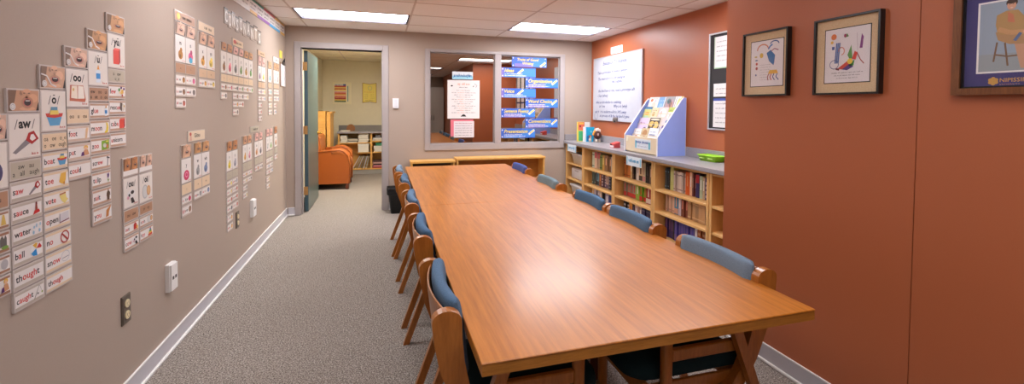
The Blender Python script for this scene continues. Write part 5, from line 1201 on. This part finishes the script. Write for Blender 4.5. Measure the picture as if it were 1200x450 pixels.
# ------------------------------------------------------------------ framed pictures on the near wall
GLS = clear_glass()
FBLK = paint((20, 18, 18), .3); MAT = speckle('linen_mat', [(.3, (204, 178, 142)), (.5, (216, 192, 156)), (.7, (224, 202, 168))], 300, .8, .1)
def framed(u0, u1, z0, z1, pu0, pu1, pz0, pz1, name, label, art):
    t = thing(name, tuple(NW.p((u0 + u1) / 2, z0)), label, 'picture', 'framed pictures on the near rust wall')
    wd = .009
    m = MB(); m.slab(NW, u0, u0 + wd, z0, z1, .001, .030, FBLK); m.slab(NW, u1 - wd, u1, z0, z1, .001, .030, FBLK); m.slab(NW, u0 + wd, u1 - wd, z1 - wd, z1, .001, .030, FBLK); m.slab(NW, u0 + wd, u1 - wd, z0, z0 + wd, .001, .030, FBLK); m.build('frame', t)
    m = MB(); m.slab(NW, u0 + wd, u1 - wd, z0 + wd, z1 - wd, .002, .018, MAT); m.slab(NW, pu0 - .004, pu1 + .004, pz0 - .004, pz1 + .004, .018, .0186, FBLK); m.build('mat_board', t)
    m = MB(); m.slab(NW, pu0, pu1, pz0, pz1, .0187, .0192, P((226, 222, 226))); art(m, pu0, pu1, pz0, pz1, .0195); m.build('print', t)
    m = MB(); m.slab(NW, u0 + wd, u1 - wd, z0 + wd, z1 - wd, .024, .026, GLS); m.build('glass', t)
def art1(m, a, b_, c_, d_, h):
    X = lambda u: a + (b_ - a) * u; Y = lambda v: c_ + (d_ - c_) * v
    m.poly(NW, [(X(.50), Y(.72)), (X(.62), Y(.78)), (X(.76), Y(.66)), (X(.74), Y(.50)), (X(.72), Y(.44)), (X(.58), Y(.54))], h, P((50, 110, 170)))
    m.ring(NW, X(.38), Y(.80), .040, .034, .007, h, P((206, 130, 96)), 12, .2, 3.2); m.ring(NW, X(.74), Y(.90), .03, .02, .006, h, P((60, 90, 150)), 10, 0, 3.0)
    m.ell(NW, X(.34), Y(.68), .012, .014, h, P((214, 180, 80))); m.ell(NW, X(.16), Y(.66), .010, .004, h, P((190, 170, 80))); m.ell(NW, X(.18), Y(.58), .010, .004, h, P((90, 110, 150))); m.ell(NW, X(.19), Y(.50), .007, .008, h, P((190, 80, 70))); m.ell(NW, X(.19), Y(.40), .008, .009, h, P((170, 70, 70))); m.ell(NW, X(.17), Y(.25), .005, .006, h, P((90, 100, 150)))
    m.poly(NW, [(X(.56), Y(.26)), (X(.86), Y(.26)), (X(.82), Y(.34)), (X(.60), Y(.34))], h, P((226, 178, 70)))
    for k, (u, c) in enumerate(((.58, (150, 60, 60)), (.66, (180, 60, 60)), (.74, (60, 60, 120)), (.84, (60, 80, 140)))): m.line(NW, [(X(u), Y(.26)), (X(u - .04), Y(.19)), (X(u - .02 + .02 * k), Y(.12))], .005, h, P(c))
    m.line(NW, [(X(.55), Y(.80)), (X(.60), Y(.86)), (X(.68), Y(.90))], .009, h, P((80, 130, 190))); m.line(NW, [(X(.62), Y(.74)), (X(.74), Y(.80)), (X(.86), Y(.76))], .005, h, P((150, 70, 110)))
    for q in range(7): m.scribble(NW, X(.30), X(.62), Y(.46 - q * .055), .006, P((160, 156, 160)), h, 200 + q)
framed(-2.094, -1.797, 1.489, 1.850, -2.040, -1.830, 1.545, 1.796, 'framed_print', 'small black framed print with a blue shape, left of the larger framed print', art1)
def art2(m, a, b_, c_, d_, h):
    X = lambda u: a + (b_ - a) * u; Y = lambda v: c_ + (d_ - c_) * v
    m.ell(NW, X(.20), Y(.86), .013, .014, h, P((222, 120, 60))); m.ell(NW, X(.16), Y(.76), .007, .007, h, P((226, 180, 80))); m.rect(NW, X(.16), X(.22), Y(.62), Y(.68), h, P((70, 90, 160)))
    for k in range(3): m.line(NW, [(X(.24 + .035 * k), Y(.36)), (X(.27 + .035 * k), Y(.74))], .006, h, P((84, 110, 170)))
    m.ring(NW, X(.38), Y(.58), .016, .020, .005, h, P((206, 140, 130)), 12, -1.5, 3.2)
    m.poly(NW, [(X(.52), Y(.50)), (X(.60), Y(.68)), (X(.63), Y(.44)), (X(.58), Y(.40))], h, P((90, 150, 70)))
    m.poly(NW, [(X(.30), Y(.26)), (X(.54), Y(.40)), (X(.58), Y(.32)), (X(.40), Y(.24))], h, P((206, 70, 54))); m.poly(NW, [(X(.40), Y(.24)), (X(.58), Y(.34)), (X(.66), Y(.28)), (X(.52), Y(.22))], h + .0003, P((84, 60, 130)))
    m.ell(NW, X(.58), Y(.38), .012, .013, h + .0006, P((232, 200, 70))); m.poly(NW, [(X(.58), Y(.36)), (X(.68), Y(.40)), (X(.66), Y(.30)), (X(.56), Y(.28))], h + .0003, P((70, 150, 70)))
    m.poly(NW, [(X(.62), Y(.42)), (X(.68), Y(.56)), (X(.74), Y(.52)), (X(.70), Y(.40))], h + .0003, P((204, 60, 50))); m.line(NW, [(X(.72), Y(.54)), (X(.80), Y(.40)), (X(.88), Y(.32))], .004, h, P((170, 60, 60)))
    m.ring(NW, X(.22), Y(.34), .022, .022, .003, h, P((90, 90, 140)), 12); m.line(NW, [(X(.26), Y(.26)), (X(.34), Y(.24))], .009, h, P((110, 50, 60)))
    m.poly(NW, [(X(.44), Y(.82)), (X(.54), Y(.84)), (X(.50), Y(.90))], h, P((90, 140, 80))); m.ell(NW, X(.46), Y(.86), .006, .008, h + .0003, P((160, 60, 100)))
    m.poly(NW, [(X(.78), Y(.60)), (X(.82), Y(.86)), (X(.86), Y(.80)), (X(.84), Y(.60))], h, P((130, 60, 130))); m.line(NW, [(X(.72), Y(.88)), (X(.74), Y(.56))], .003, h, P((200, 190, 200)))
    for q in range(3): m.scribble(NW, X(.16 + .06 * q), X(.88 - .06 * q), Y(.17 - q * .05), .007, P((130, 126, 132)), h, 220 + q)
framed(-1.652, -1.352, 1.487, 1.848, -1.599, -1.397, 1.543, 1.792, 'framed_print', 'black framed print with a colourful reclining shape, middle of the three pictures', art2)
# portrait in a walnut frame
t = thing('framed_portrait', tuple(NW.p(-.89, 1.472)), 'walnut framed photograph of a seated person with purple mat at right picture edge', 'picture', 'framed pictures on the near rust wall')
WAL = wood('walnut', (92, 52, 26), (128, 78, 40), (40, 40, 4), .35); VIO = paint((66, 62, 116), .7)
u0, u1, z0, z1 = -1.104, -.680, 1.474, 1.905; wd = .024
m = MB()
for q in ((u0, u0 + wd, z0, z1), (u1 - wd, u1, z0, z1), (u0 + wd, u1 - wd, z1 - wd, z1), (u0 + wd, u1 - wd, z0, z0 + wd)): m.slab(NW, q[0], q[1], q[2], q[3], .001, .030, WAL)
for q in ((u0 + wd, u0 + wd + .006, z0 + wd, z1 - wd), (u1 - wd - .006, u1 - wd, z0 + wd, z1 - wd), (u0 + wd, u1 - wd, z0 + wd, z0 + wd + .006), (u0 + wd, u1 - wd, z1 - wd - .006, z1 - wd)): m.slab(NW, q[0], q[1], q[2], q[3], .002, .022, BLACK)
m.build('frame', t)
m = MB(); m.slab(NW, u0 + wd, u1 - wd, z0 + wd, z1 - wd, .001, .012, VIO); mb = m.build('mat_board', t)
m = MB(); m.slab(NW, -1.041, -.743, 1.549, 1.800, .012, .0128, WHITE); m.slab(NW, -1.035, -.749, 1.555, 1.794, .0128, .0132, P((150, 164, 180)))
h = .0135; m.rect(NW, -1.035, -.749, 1.555, 1.615, h, P((150, 158, 162)))
STW = P((120, 92, 66))
for l in ([(-.987, 1.655), (-.995, 1.588)], [(-.967, 1.651), (-.958, 1.572)], [(-.930, 1.652), (-.925, 1.580)], [(-.990, 1.612), (-.960, 1.604)], [(-.960, 1.604), (-.928, 1.606)]): m.line(NW, l, .005, h + .0003, STW)
m.poly(NW, [(-.943, 1.645), (-.900, 1.640), (-.893, 1.575), (-.905, 1.560), (-.926, 1.562), (-.934, 1.60)], h + .0006, P((196, 150, 122)))
m.poly(NW, [(-.992, 1.690), (-.985, 1.662), (-.955, 1.645), (-.890, 1.640), (-.886, 1.672), (-.905, 1.690)], h + .0008, P((176, 138, 98)))
m.poly(NW, [(-.990, 1.748), (-.966, 1.760), (-.937, 1.758), (-.922, 1.735), (-.908, 1.700), (-.912, 1.676), (-.985, 1.680), (-.992, 1.715)], h + .0010, P((178, 142, 92)))
m.poly(NW, [(-.962, 1.756), (-.948, 1.744), (-.944, 1.716), (-.962, 1.722)], h + .0012, P((196, 120, 90))); m.line(NW, [(-.985, 1.70), (-.955, 1.684), (-.915, 1.682)], .016, h + .0013, P((196, 150, 104))); m.ell(NW, -.912, 1.683, .012, .007, h + .0015, P((216, 166, 136)))
m.line(NW, [(-.943, 1.655), (-.928, 1.680)], .009, h + .0016, P((92, 110, 150)))
m.ell(NW, -.953, 1.785, .0145, .014, h + .0010, P((72, 52, 44))); m.ell(NW, -.9535, 1.776, .0115, .0155, h + .0014, P((216, 164, 136))); m.ell(NW, -.9535, 1.787, .011, .006, h + .0016, P((72, 52, 44)))
for s in (-1, 1): m.ell(NW, -.9535 + s * .0045, 1.779, .0016, .001, h + .0018, P((60, 40, 36)), 6)
m.ell(NW, -.953, 1.768, .004, .0014, h + .0018, P((226, 210, 204)), 8); m.build('photograph', t)
GD = P((206, 158, 80)); m = MB()
for k in range(6): q = math.radians(60 * k + 30); m.ell(NW, -.994 + .0085 * math.cos(q), 1.521 + .0085 * math.sin(q), .0062, .0062, .0126, GD, 10)
m.ell(NW, -.994, 1.521, .008, .008, .0129, GD, 12); m.build('emblem', mb)
m = MB(); m.text(NW, 'NIPISSING', -.977, 1.517, .0135, GD, hh=.0126, bold=.008, align='L', maxw=.135, res=2); m.text(NW, 'U N I V E R S I T Y', -.977, 1.507, .0045, GD, hh=.0126, align='L', maxw=.13); m.build('lettering', mb)
m = MB(); m.slab(NW, u0 + wd + .006, u1 - wd - .006, z0 + wd + .006, z1 - wd - .006, .018, .0195, GLS); m.build('glass', t)
# ------------------------------------------------------------------ signs on the observation window
GF = Frame((0, YF + .0298, 0), (1, 0, 0), (0, 0, 1))
BLU = P((58, 100, 196)); BL2 = P((64, 132, 216)); VLT = P((120, 110, 190)); YEL = P((240, 222, 130)); NAV = P((30, 36, 70)); WHT = P((228, 232, 240))
BAN = [('Traits of Good|Writing', 1.840, 2.384, 2.006, 2.160, 'topmost on the right window pane'), ('Ideas', 1.682, 2.212, 1.853, 1.992, 'second from top at left'), ('Organization', 2.055, 2.572, 1.702, 1.846, 'upper one of the right column'), ('Voice', 1.682, 2.215, 1.552, 1.688, 'below the ideas banner'),
       ('Word Choice', 2.058, 2.572, 1.405, 1.540, 'below the organization banner'), ('Sentence Fluency', 1.682, 2.207, 1.260, 1.394, 'below the voice banner'), ('Conventions', 2.060, 2.572, 1.106, 1.243, 'lowest of the right column'), ('Presentation', 1.682, 2.210, .956, 1.096, 'lowest at left')]
for k, (s, x0, x1, z0, z1, where) in enumerate(BAN):
    t = thing('window_banner', ((x0 + x1) / 2, YF + .027, z0), 'blue banner reading %s, %s' % (s.replace('|', ' '), where), 'banner', 'blue writing banners on the window')
    w_, h_ = x1 - x0, z1 - z0
    m = MB(); m.slab(GF, x0, x1, z0, z1, 0, .003, BLU); m.rect(GF, x0 + w_ * .08, x0 + w_ * .60, z0, z0 + h_ * .34, .0034, VLT if k % 2 == 0 or k == 5 else BL2)
    m.rect(GF, x0 + w_ * .60, x1, z0 + h_ * .1, z1 - h_ * .1, .0034, BL2); m.rect(GF, x0, x0 + w_ * .07, z0, z1, .0034, VLT if k in (1, 3) else BLU)
    for u, v in ((.035, .14), (.035, .84)) + (((.965, .14), (.965, .84)) if k == 0 else ()): m.ell(GF, x0 + w_ * u, z0 + h_ * v, .010, .010, .0037, WHT, 10)
    bc = m.build('banner_card', t)
    m = MB()
    if k == 0:
        for q, part in enumerate(s.split('|')):
            m.text(GF, part, x0 + w_ * .46, z0 + h_ * (.60 - .36 * q) + .002, h_ * .25, NAV, hh=.0038, shear=.25, bold=.05, maxw=w_ * .62); m.text(GF, part, x0 + w_ * .46, z0 + h_ * (.60 - .36 * q), h_ * .25, YEL, hh=.0044, shear=.25, bold=.02, maxw=w_ * .62)
    else:
        m.text(GF, s, x0 + w_ * .085, z0 + h_ * .53, h_ * .36, NAV, hh=.0038, shear=.25, bold=.05, maxw=w_ * (.36 if s in ('Ideas', 'Voice') else .73), align='L')
        m.text(GF, s, x0 + w_ * .085, z0 + h_ * .53, h_ * .36, YEL, hh=.0044, shear=.25, bold=.02, maxw=w_ * (.36 if s in ('Ideas', 'Voice') else .73), align='L')
        for q in range(2): m.scribble(GF, x0 + w_ * .09, x0 + w_ * (.72 if q else .62), z0 + h_ * (.30 - .18 * q), .018, WHT, .0040, 300 + k * 3 + q); m.scribble(GF, x0 + w_ * .09, x0 + w_ * (.72 if q else .62), z0 + h_ * (.30 - .18 * q), .018, WHT, .0042, 350 + k * 3 + q)
    m.build('lettering', bc)
    px = x0 + w_ * (.90 if len(s) > 6 else .56); pz = z0 + h_ * (.62 if k else .30); m = MB()
    m.line(GF, [(px - .048, pz - .036), (px + .038, pz + .032)], .030, .0048, WHT); m.line(GF, [(px - .030, pz - .020), (px + .034, pz + .030)], .017, .0052, P((226, 200, 70))); m.build('pencil_picture', bc)
t = thing('window_sign', (1.11, YF + .027, 1.802), 'small white sign with blue lettering at the top of the left window pane', 'sign')
m = MB(); m.slab(GF, .962, 1.258, 1.802, 1.911, 0, .003, P((222, 230, 236))); m.rect(GF, .962, 1.258, 1.802, 1.850, .0033, P((160, 214, 232))); m.build('card', t)
m = MB()
for q in range(3): m.scribble(GF, .982, 1.238, 1.836 + .002 * q, .042, P((40, 110, 170)), .0036 + .0003 * q, 400 + q)
m.build('lettering', t)
t = thing('window_poster', (1.126, YF + .027, 1.244), 'large white poster of printed lines on the left window pane', 'poster')
m = MB(); m.slab(GF, .895, 1.358, 1.244, 1.790, 0, .003, P((234, 228, 226))); sh = m.build('sheet', t)
m = MB(); OR = P((226, 150, 120)); GY = P((110, 104, 108))
m.scribble(GF, 1.04, 1.21, 1.722, .034, OR, .0034, 420); m.scribble(GF, 1.06, 1.19, 1.682, .018, GY, .0034, 421)
for q in range(11):
    z = 1.638 - q * .0315; w_ = .10 + .035 * ((q * 5) % 3); m.scribble(GF, 1.126 - w_, 1.126 - w_ * .55, z, .016, GY, .0034, 430 + q); m.scribble(GF, 1.126 - w_ * .5, 1.126 + w_ * .1, z, .016, OR, .0034, 450 + q); m.scribble(GF, 1.126 + w_ * .15, 1.126 + w_, z, .016, GY, .0034, 470 + q)
m.build('lettering', sh)
m = MB(); m.ell(GF, .955, 1.708, .016, .010, .0036, BLACK); m.poly(GF, [(1.255, 1.695), (1.275, 1.700), (1.27, 1.72)], .0036, BLACK); m.line(GF, [(1.28, 1.745), (1.32, 1.715), (1.30, 1.69)], .005, .0036, GY); m.poly(GF, [(1.08, 1.272), (1.165, 1.272), (1.15, 1.295), (1.12, 1.308), (1.10, 1.29)], .0036, BLACK); m.build('picture', sh)
m = MB(); m.slab(GF, .940, 1.266, .990, 1.230, 0, .002, P((226, 120, 136))); m.build('pink_sheet', None, 'pink paper sheet behind the handwritten page on the left window pane', 'paper')
m = MB(); m.slab(GF, .986, 1.278, .974, 1.206, .0022, .0042, P((226, 220, 222)))
for q in range(6): m.scribble(GF, 1.005, 1.255, 1.170 - q * .034, .016, P((130, 120, 130)) if q else P((180, 90, 110)), .0046, 500 + q)
m.build('handwritten_page', None, 'white handwritten page over the pink sheet on the left window pane', 'paper')
# ------------------------------------------------------------------ office beyond the door
YB2 = 9.9
LEA = paint((164, 84, 30), .35, bump=.15, bscale=90); LEA2 = paint((176, 96, 42), .33, bump=.15, bscale=90)
t = thing('leather_armchair', (-.83, 8.25, 0), 'orange leather club armchair in the office beyond the door', 'chair')
def rounded(m, x0, x1, y0, y1, z0, z1, r, mat): m.box(x0, x1, y0, y1, z0, z1, mat, r, 4)
for y0, y1 in ((7.86, 8.02), (8.50, 8.66)):
    f = Frame((0, y1, 0), (1, 0, 0), (0, 0, 1)); pr = [(-1.165, .10), (-.525, .10), (-.515, .42), (-.545, .56), (-.60, .632), (-.68, .66), (-.80, .655), (-1.165, .62)]
    m = MB(); m.prism(f, pr, .012, y1 - y0 - .012, LEA); g = [(-1.165, .135)] + [(x * 1.0 + (.012 if x > -.6 else 0), z + .010) for x, z in pr[1:]]
    m.tube([(x, y0 + .014, z) for x, z in [(-.520, .10), (-.510, .42), (-.54, .565), (-.60, .64), (-.68, .668), (-.80, .664), (-1.165, .63)]], .014, LEA2, 8)
    o = m.build('arm', t)
    m = MB(); m.tube([(-.80, (y0 + y1) / 2, .625), (-.66, (y0 + y1) / 2, .625), (-.575, (y0 + y1) / 2, .575), (-.54, (y0 + y1) / 2, .45)], [.075, .075, .07, .05], LEA2, 14); m.build('arm_pad', t)
m = MB(); rounded(m, -1.165, -.56, 8.03, 8.49, .10, .34, .03, LEA); m.build('seat_base', t)
m = MB(); rounded(m, -1.02, -.50, 8.03, 8.49, .345, .50, .05, LEA2); m.build('seat_cushion', t)
m = MB(); fr = Frame((0, 8.62, 0), (1, 0, 0), (0, 0, 1)); m.prism(fr, [(-1.175, .12), (-1.00, .30), (-.965, .60), (-.990, .88), (-1.03, .925), (-1.10, .93), (-1.175, .90)], 0, .72, LEA2); o = m.build('backrest', t); bv = o.modifiers.new('b', 'BEVEL'); bv.width = .03; bv.segments = 3; bv.limit_method = 'ANGLE'
for x in (-1.13, -.56):
    for y in (7.91, 8.61): m = MB(); m.box(x - .028, x + .028, y - .028, y + .028, 0, .10, wood('cherry_foot', (84, 36, 18), (110, 52, 26), (20, 20, 4), .4), .006, 1); m.build('foot', t)
m = MB(); m.box(-.985, -.90, 8.08, 8.20, .5005, .62, WHITE, .03, 3, mat=None); m.build('small_cushion', None, 'small white cushion on the seat of the orange armchair', 'cushion')
t = thing('tall_bookcase', (-1.02, 8.98, 0), 'tall honey wood bookcase against the office left wall behind the armchair', 'bookcase')
m = MB(); m.box(-1.175, -.985, 8.70, 8.725, 0, 1.31, HONEY, .002, 1); m.build('side_panel', t)
m = MB(); m.box(-1.175, -.985, 9.30, 9.325, 0, 1.31, HONEY); m.build('side_panel', t)
m = MB(); m.box(-1.175, -1.165, 8.725, 9.30, 0, 1.28, HONEY); m.build('back_panel', t)
m = MB(); m.box(-1.165, -.985, 8.725, 9.30, 1.285, 1.31, HONEY); m.build('top_panel', t)
for z in (.08, .36, .64, .94): m = MB(); m.box(-1.165, -.99, 8.725, 9.30, z - .02, z, HONEY); m.build('shelf', t)
t = thing('narrow_bookcase', (-.915, 8.98, 0), 'second honey wood bookcase end with pale papers beside the tall one', 'bookcase')
m = MB(); m.box(-.965, -.93, 8.70, 8.72, 0, 1.30, HONEY); m.build('side_panel', t)
m = MB(); m.box(-.93, -.905, 8.72, 9.30, 0, 1.30, HONEY); m.build('back_panel', t)
m = MB(); m.box(-.905, -.870, 8.70, 9.28, .0, .03, HONEY); m.box(-.905, -.870, 8.70, 9.28, 1.27, 1.30, HONEY); m.box(-.905, -.870, 8.70, 9.28, .55, .57, HONEY); m.build('shelf', t)
# bookshelf along the back wall under a grey counter
t = thing('office_bookcase', (-.30, 9.70, 0), 'birch bookcase under the grey counter at the back of the office', 'bookcase')
BYF = 9.50
for x in (-.845, -.220, .30): m = MB(); m.box(x, x + .035, BYF, YB2 - .01, .10, .845, HONEY); m.build('upright', t)
m = MB(); m.box(-.81, .30, YB2 - .03, YB2 - .01, .10, .845, HONEY); m.build('back_panel', t)
for x0, x1, zs in ((-.81, -.22, (.12, .66)), (-.185, .30, (.12, .46, .69))):
    for z in zs: m = MB(); m.box(x0, x1, BYF + .005, YB2 - .03, z - .022, z, HONEY); m.build('shelf', t)
m = MB(); m.box(-.845, .335, BYF + .02, BYF + .035, 0, .10, paint((150, 146, 140), .5)); m.build('kick_board', t)
t = thing('office_counter', (-.30, 9.70, .85), 'grey counter slab over the bookcase at the back of the office', 'countertop')
m = MB(); m.box(-.86, .372, BYF - .03, YB2, .848, .888, CTR, .003, 1); m.build('worktop', t)
m = MB(); m.box(-.86, .372, YB2 - .02, YB2, .888, 1.00, paint((128, 122, 118), .4)); m.build('backsplash', t)
def stack(x0, x1, z0, n, cols, label, y0=BYF + .02, th=.012, ang=.01):
    for k in range(n):
        m = MB(); dx = .006 * ((k * 7) % 5 - 2); m.box(x0 + dx, x1 + dx, y0 + .004 * ((k * 3) % 4), y0 + .27, z0 + .0006 + k * (th + .0006), z0 + k * (th + .0006) + th, P(cols[k % len(cols)]))
        m.build('paper_bundle', None, label, 'paper', label)
PW = [(226, 220, 206), (216, 208, 192), (232, 228, 216), (206, 200, 190)]
stack(-.80, -.67, .66, 7, PW, 'white paper bundle in the left stack on the office shelf', th=.020)
stack(-.45, -.26, .66, 9, PW, 'white paper bundle in the right stack on the office shelf', th=.021)
stack(-.655, -.47, .66, 4, [(226, 222, 212), (60, 52, 46), (214, 206, 190), (196, 188, 172)], 'paper bundle in the low middle stack on the office shelf', th=.018)
t = thing('paper_box', (-.35, 9.65, .46), 'white paper box standing below the office shelf papers', 'box')
m = MB(); m.box(-.46, -.255, BYF + .02, BYF + .30, .455, .615, P((222, 216, 204)), .003, 1); m.build('box_body', t); m = MB(); m.box(-.464, -.251, BYF + .016, BYF + .304, .595, .632, P((230, 226, 216)), .003, 1); m.build('lid', t)
m = MB(); m.box(-.47, -.225, BYF + .01, YB2 - .03, .434, .452, HONEY); m.build('loose_shelf', None, 'short wooden shelf board under the white paper box in the office', 'shelf')
for k in range(6):
    c = [(222, 216, 206), (206, 196, 150), (226, 222, 214), (150, 142, 116), (230, 226, 220), (196, 186, 160)][k]
    x = -.515 + .046 * k; m = MB(); f = Frame((0, BYF + .29, 0), (1, 0, 0), (0, 0, 1)); s = .115 - .014 * k
    m.prism(f, [(x - s * .5, .121), (x - s * .5 + .014, .121), (x + s * .7 + .014, .372), (x + s * .7, .375)], 0, .24, P(c)); m.build('folder', None, ['white', 'tan', 'white', 'dark olive', 'white', 'beige'][k] + ' folder leaning in the lower office shelf, ' + ['leftmost', 'second from left', 'third from left', 'fourth from left', 'fifth from left', 'rightmost'][k], 'folder', 'folders leaning in the lower office shelf')
stack(-.17, .28, .69, 2, [(190, 180, 164), (206, 200, 190)], 'paper bundle on the top right office shelf', th=.03)
m = MB(); m.box(-.12, -.02, BYF + .03, BYF + .2, .751, .80, P((120, 116, 120)), .004, 1); m.build('tape_holder', None, 'small grey holder on the top right office shelf', 'holder')
t = thing('green_box', (-.05, 9.6, .46), 'green and white carton on the middle right office shelf', 'box')
m = MB(); m.box(-.15, .06, BYF + .02, BYF + .2, .4605, .585, P((206, 200, 190)), .003, 1); m.build('box_body', t); m = MB(); m.box(-.11, .01, BYF + .03, BYF + .15, .585, .640, P((40, 120, 84)), .003, 1); m.build('lid', t)
stack(-.17, .28, .12, 5, [(160, 60, 60), (206, 130, 140), (60, 40, 40), (196, 150, 140), (90, 60, 54)], 'red or pink folder stacked on the bottom right office shelf', th=.030)
m = MB(); m.box(-.80, -.62, BYF - .01, BYF + .22, .8885, .905, P((226, 222, 212))); m.build('paper_pad', None, 'white paper pad on the left of the office counter', 'paper')
t = thing('napkin_holder', (-.62, 9.72, .888), 'small brown wooden fan shaped holder on the office counter', 'holder')
f = Frame((0, 9.72, 0), (1, 0, 0), (0, 0, 1)); m = MB(); m.prism(f, [(-.68, .8895), (-.54, .8895)] + [(-.61 + .085 * math.cos(math.pi * q / 10), .93 + .10 * math.sin(math.pi * q / 10)) for q in range(11)], 0, .03, paint((150, 96, 52), .5)); m.build('holder_body', t)
m = MB(); m.box(-.70, -.52, 9.66, 9.76, .8886, .8894, paint((120, 76, 40), .5)); m.build('base', t)
OWF = Frame((0, YB2, 0), (1, 0, 0), (0, 0, 1))
t = thing('wall_poster', (-.79, YB2, 1.44), 'cream poster with red and yellow stripes on the office back wall', 'poster')
m = MB(); m.slab(OWF, -.975, -.612, 1.445, 1.905, .001, .016, P((222, 212, 180))); m.build('frame', t)
m = MB(); C = [(60, 90, 60), (206, 170, 70), (150, 30, 26), (176, 40, 34), (226, 160, 130), (206, 140, 60), (200, 80, 60), (206, 150, 160), (232, 206, 110), (190, 60, 36), (226, 180, 90), (196, 60, 50)]
for k, c in enumerate(C): m.rect(OWF, -.940, -.715, 1.490 + k * .0285, 1.490 + (k + 1) * .0285, .0164, P(c))
m.rect(OWF, -.940, -.715, 1.832, 1.868, .0164, P((196, 200, 210))); m.rect(OWF, -.77, -.715, 1.832, 1.868, .0168, P((40, 80, 150))); m.rect(OWF, -.69, -.668, 1.50, 1.83, .0164, P((120, 150, 150))); m.scribble(OWF, -.93, -.78, 1.838, .022, BLACK, .0168, 600)
for q in range(5): m.scribble(OWF, -.92, -.73, 1.52 + q * .057, .014, P((240, 214, 140)), .0168, 601 + q)
m.build('print', t)
t = thing('wall_certificate', (-.245, YB2, 1.45), 'yellow curved edged certificate on the office back wall', 'poster')
m = MB(); e = [(-.388, 1.475), (-.24, 1.500), (-.098, 1.475), (-.098, 1.905), (-.24, 1.880), (-.388, 1.905)]; m.prism(OWF, e, .001, .012, paint((150, 96, 50), .5)); m.prism(OWF, [(-.24 + (x + .24) * .93, 1.69 + (z - 1.69) * .95) for x, z in e], .012, .0135, P((226, 206, 92))); m.build('plaque', t)
m = MB(); m.ring(OWF, -.235, 1.79, .045, .050, .010, .0139, P((176, 180, 120)), 16)
for q in range(4): m.scribble(OWF, -.34, -.27, 1.655 - q * .03, .012, P((150, 130, 60)), .0139, 620 + q); m.scribble(OWF, -.22, -.14, 1.655 - q * .03, .012, P((150, 130, 60)), .0139, 630 + q)
m.scribble(OWF, -.34, -.13, 1.700, .020, P((196, 120, 60)), .0139, 640); m.scribble(OWF, -.33, -.14, 1.522, .022, P((130, 96, 60)), .0139, 641); m.build('print', t)
# cupboard behind the viewer, seen in the observation glass
t = thing('storage_cupboard', (1.66, YB + .26, 0), 'pale grey storage cupboard behind the viewer, mirrored in the window', 'cupboard')
CUP = paint((206, 204, 200), .5)
m = MB(); m.box(1.28, 2.03, YB + .01, YB + .50, 0, 2.05, CUP, .003, 1); m.build('carcass', t)
for x0, x1, hx in ((1.285, 1.652, 1.62), (1.658, 2.025, 1.69)):
    m = MB(); m.box(x0, x1, YB + .501, YB + .520, .06, 2.03, CUP, .002, 1); o = m.build('door', t); m = MB(); m.tube([(hx, YB + .535, .95), (hx, YB + .535, 1.10)], .007, BLACK, 8); m.box(hx - .005, hx + .005, YB + .52, YB + .535, .96, .97, BLACK); m.box(hx - .005, hx + .005, YB + .52, YB + .535, 1.08, 1.09, BLACK); m.build('handle', o)
# ------------------------------------------------------------------ camera and picture settings
cam = bpy.data.cameras.new('camera'); co = bpy.data.objects.new('camera', cam); COL.objects.link(co)
yaw, pitch, roll, fpx, ppy = .2895, -.0307, .0073, 514.1253, 140.6822
fw = Vector((math.sin(yaw) * math.cos(pitch), math.cos(yaw) * math.cos(pitch), math.sin(pitch)))
rt = Vector((math.cos(yaw), -math.sin(yaw), 0)); up = rt.cross(fw)
r2 = rt * math.cos(roll) + up * math.sin(roll); u2 = -rt * math.sin(roll) + up * math.cos(roll)
M = Matrix((r2, u2, -fw)).transposed().to_4x4(); M.translation = Vector((0, 0, 1.42)); co.matrix_world = M
cam.sensor_fit = 'HORIZONTAL'; cam.sensor_width = 36; cam.lens = 36 * fpx / 1200; cam.shift_y = -(225 - ppy) / 1200; cam.clip_start = .05; cam.clip_end = 60
SC.camera = co
wd = bpy.data.worlds.new('world'); SC.world = wd; wd.use_nodes = True
wd.node_tree.nodes['Background'].inputs[0].default_value = (.9, .85, .8, 1); wd.node_tree.nodes['Background'].inputs[1].default_value = .05
SC.view_settings.view_transform = 'Standard'; SC.view_settings.look = 'None'; SC.view_settings.gamma = 1.0; SC.view_settings.use_curve_mapping = False
SC.view_settings.exposure = 0.0
bpy.data.materials.remove(_A); bpy.data.materials.remove(_B)
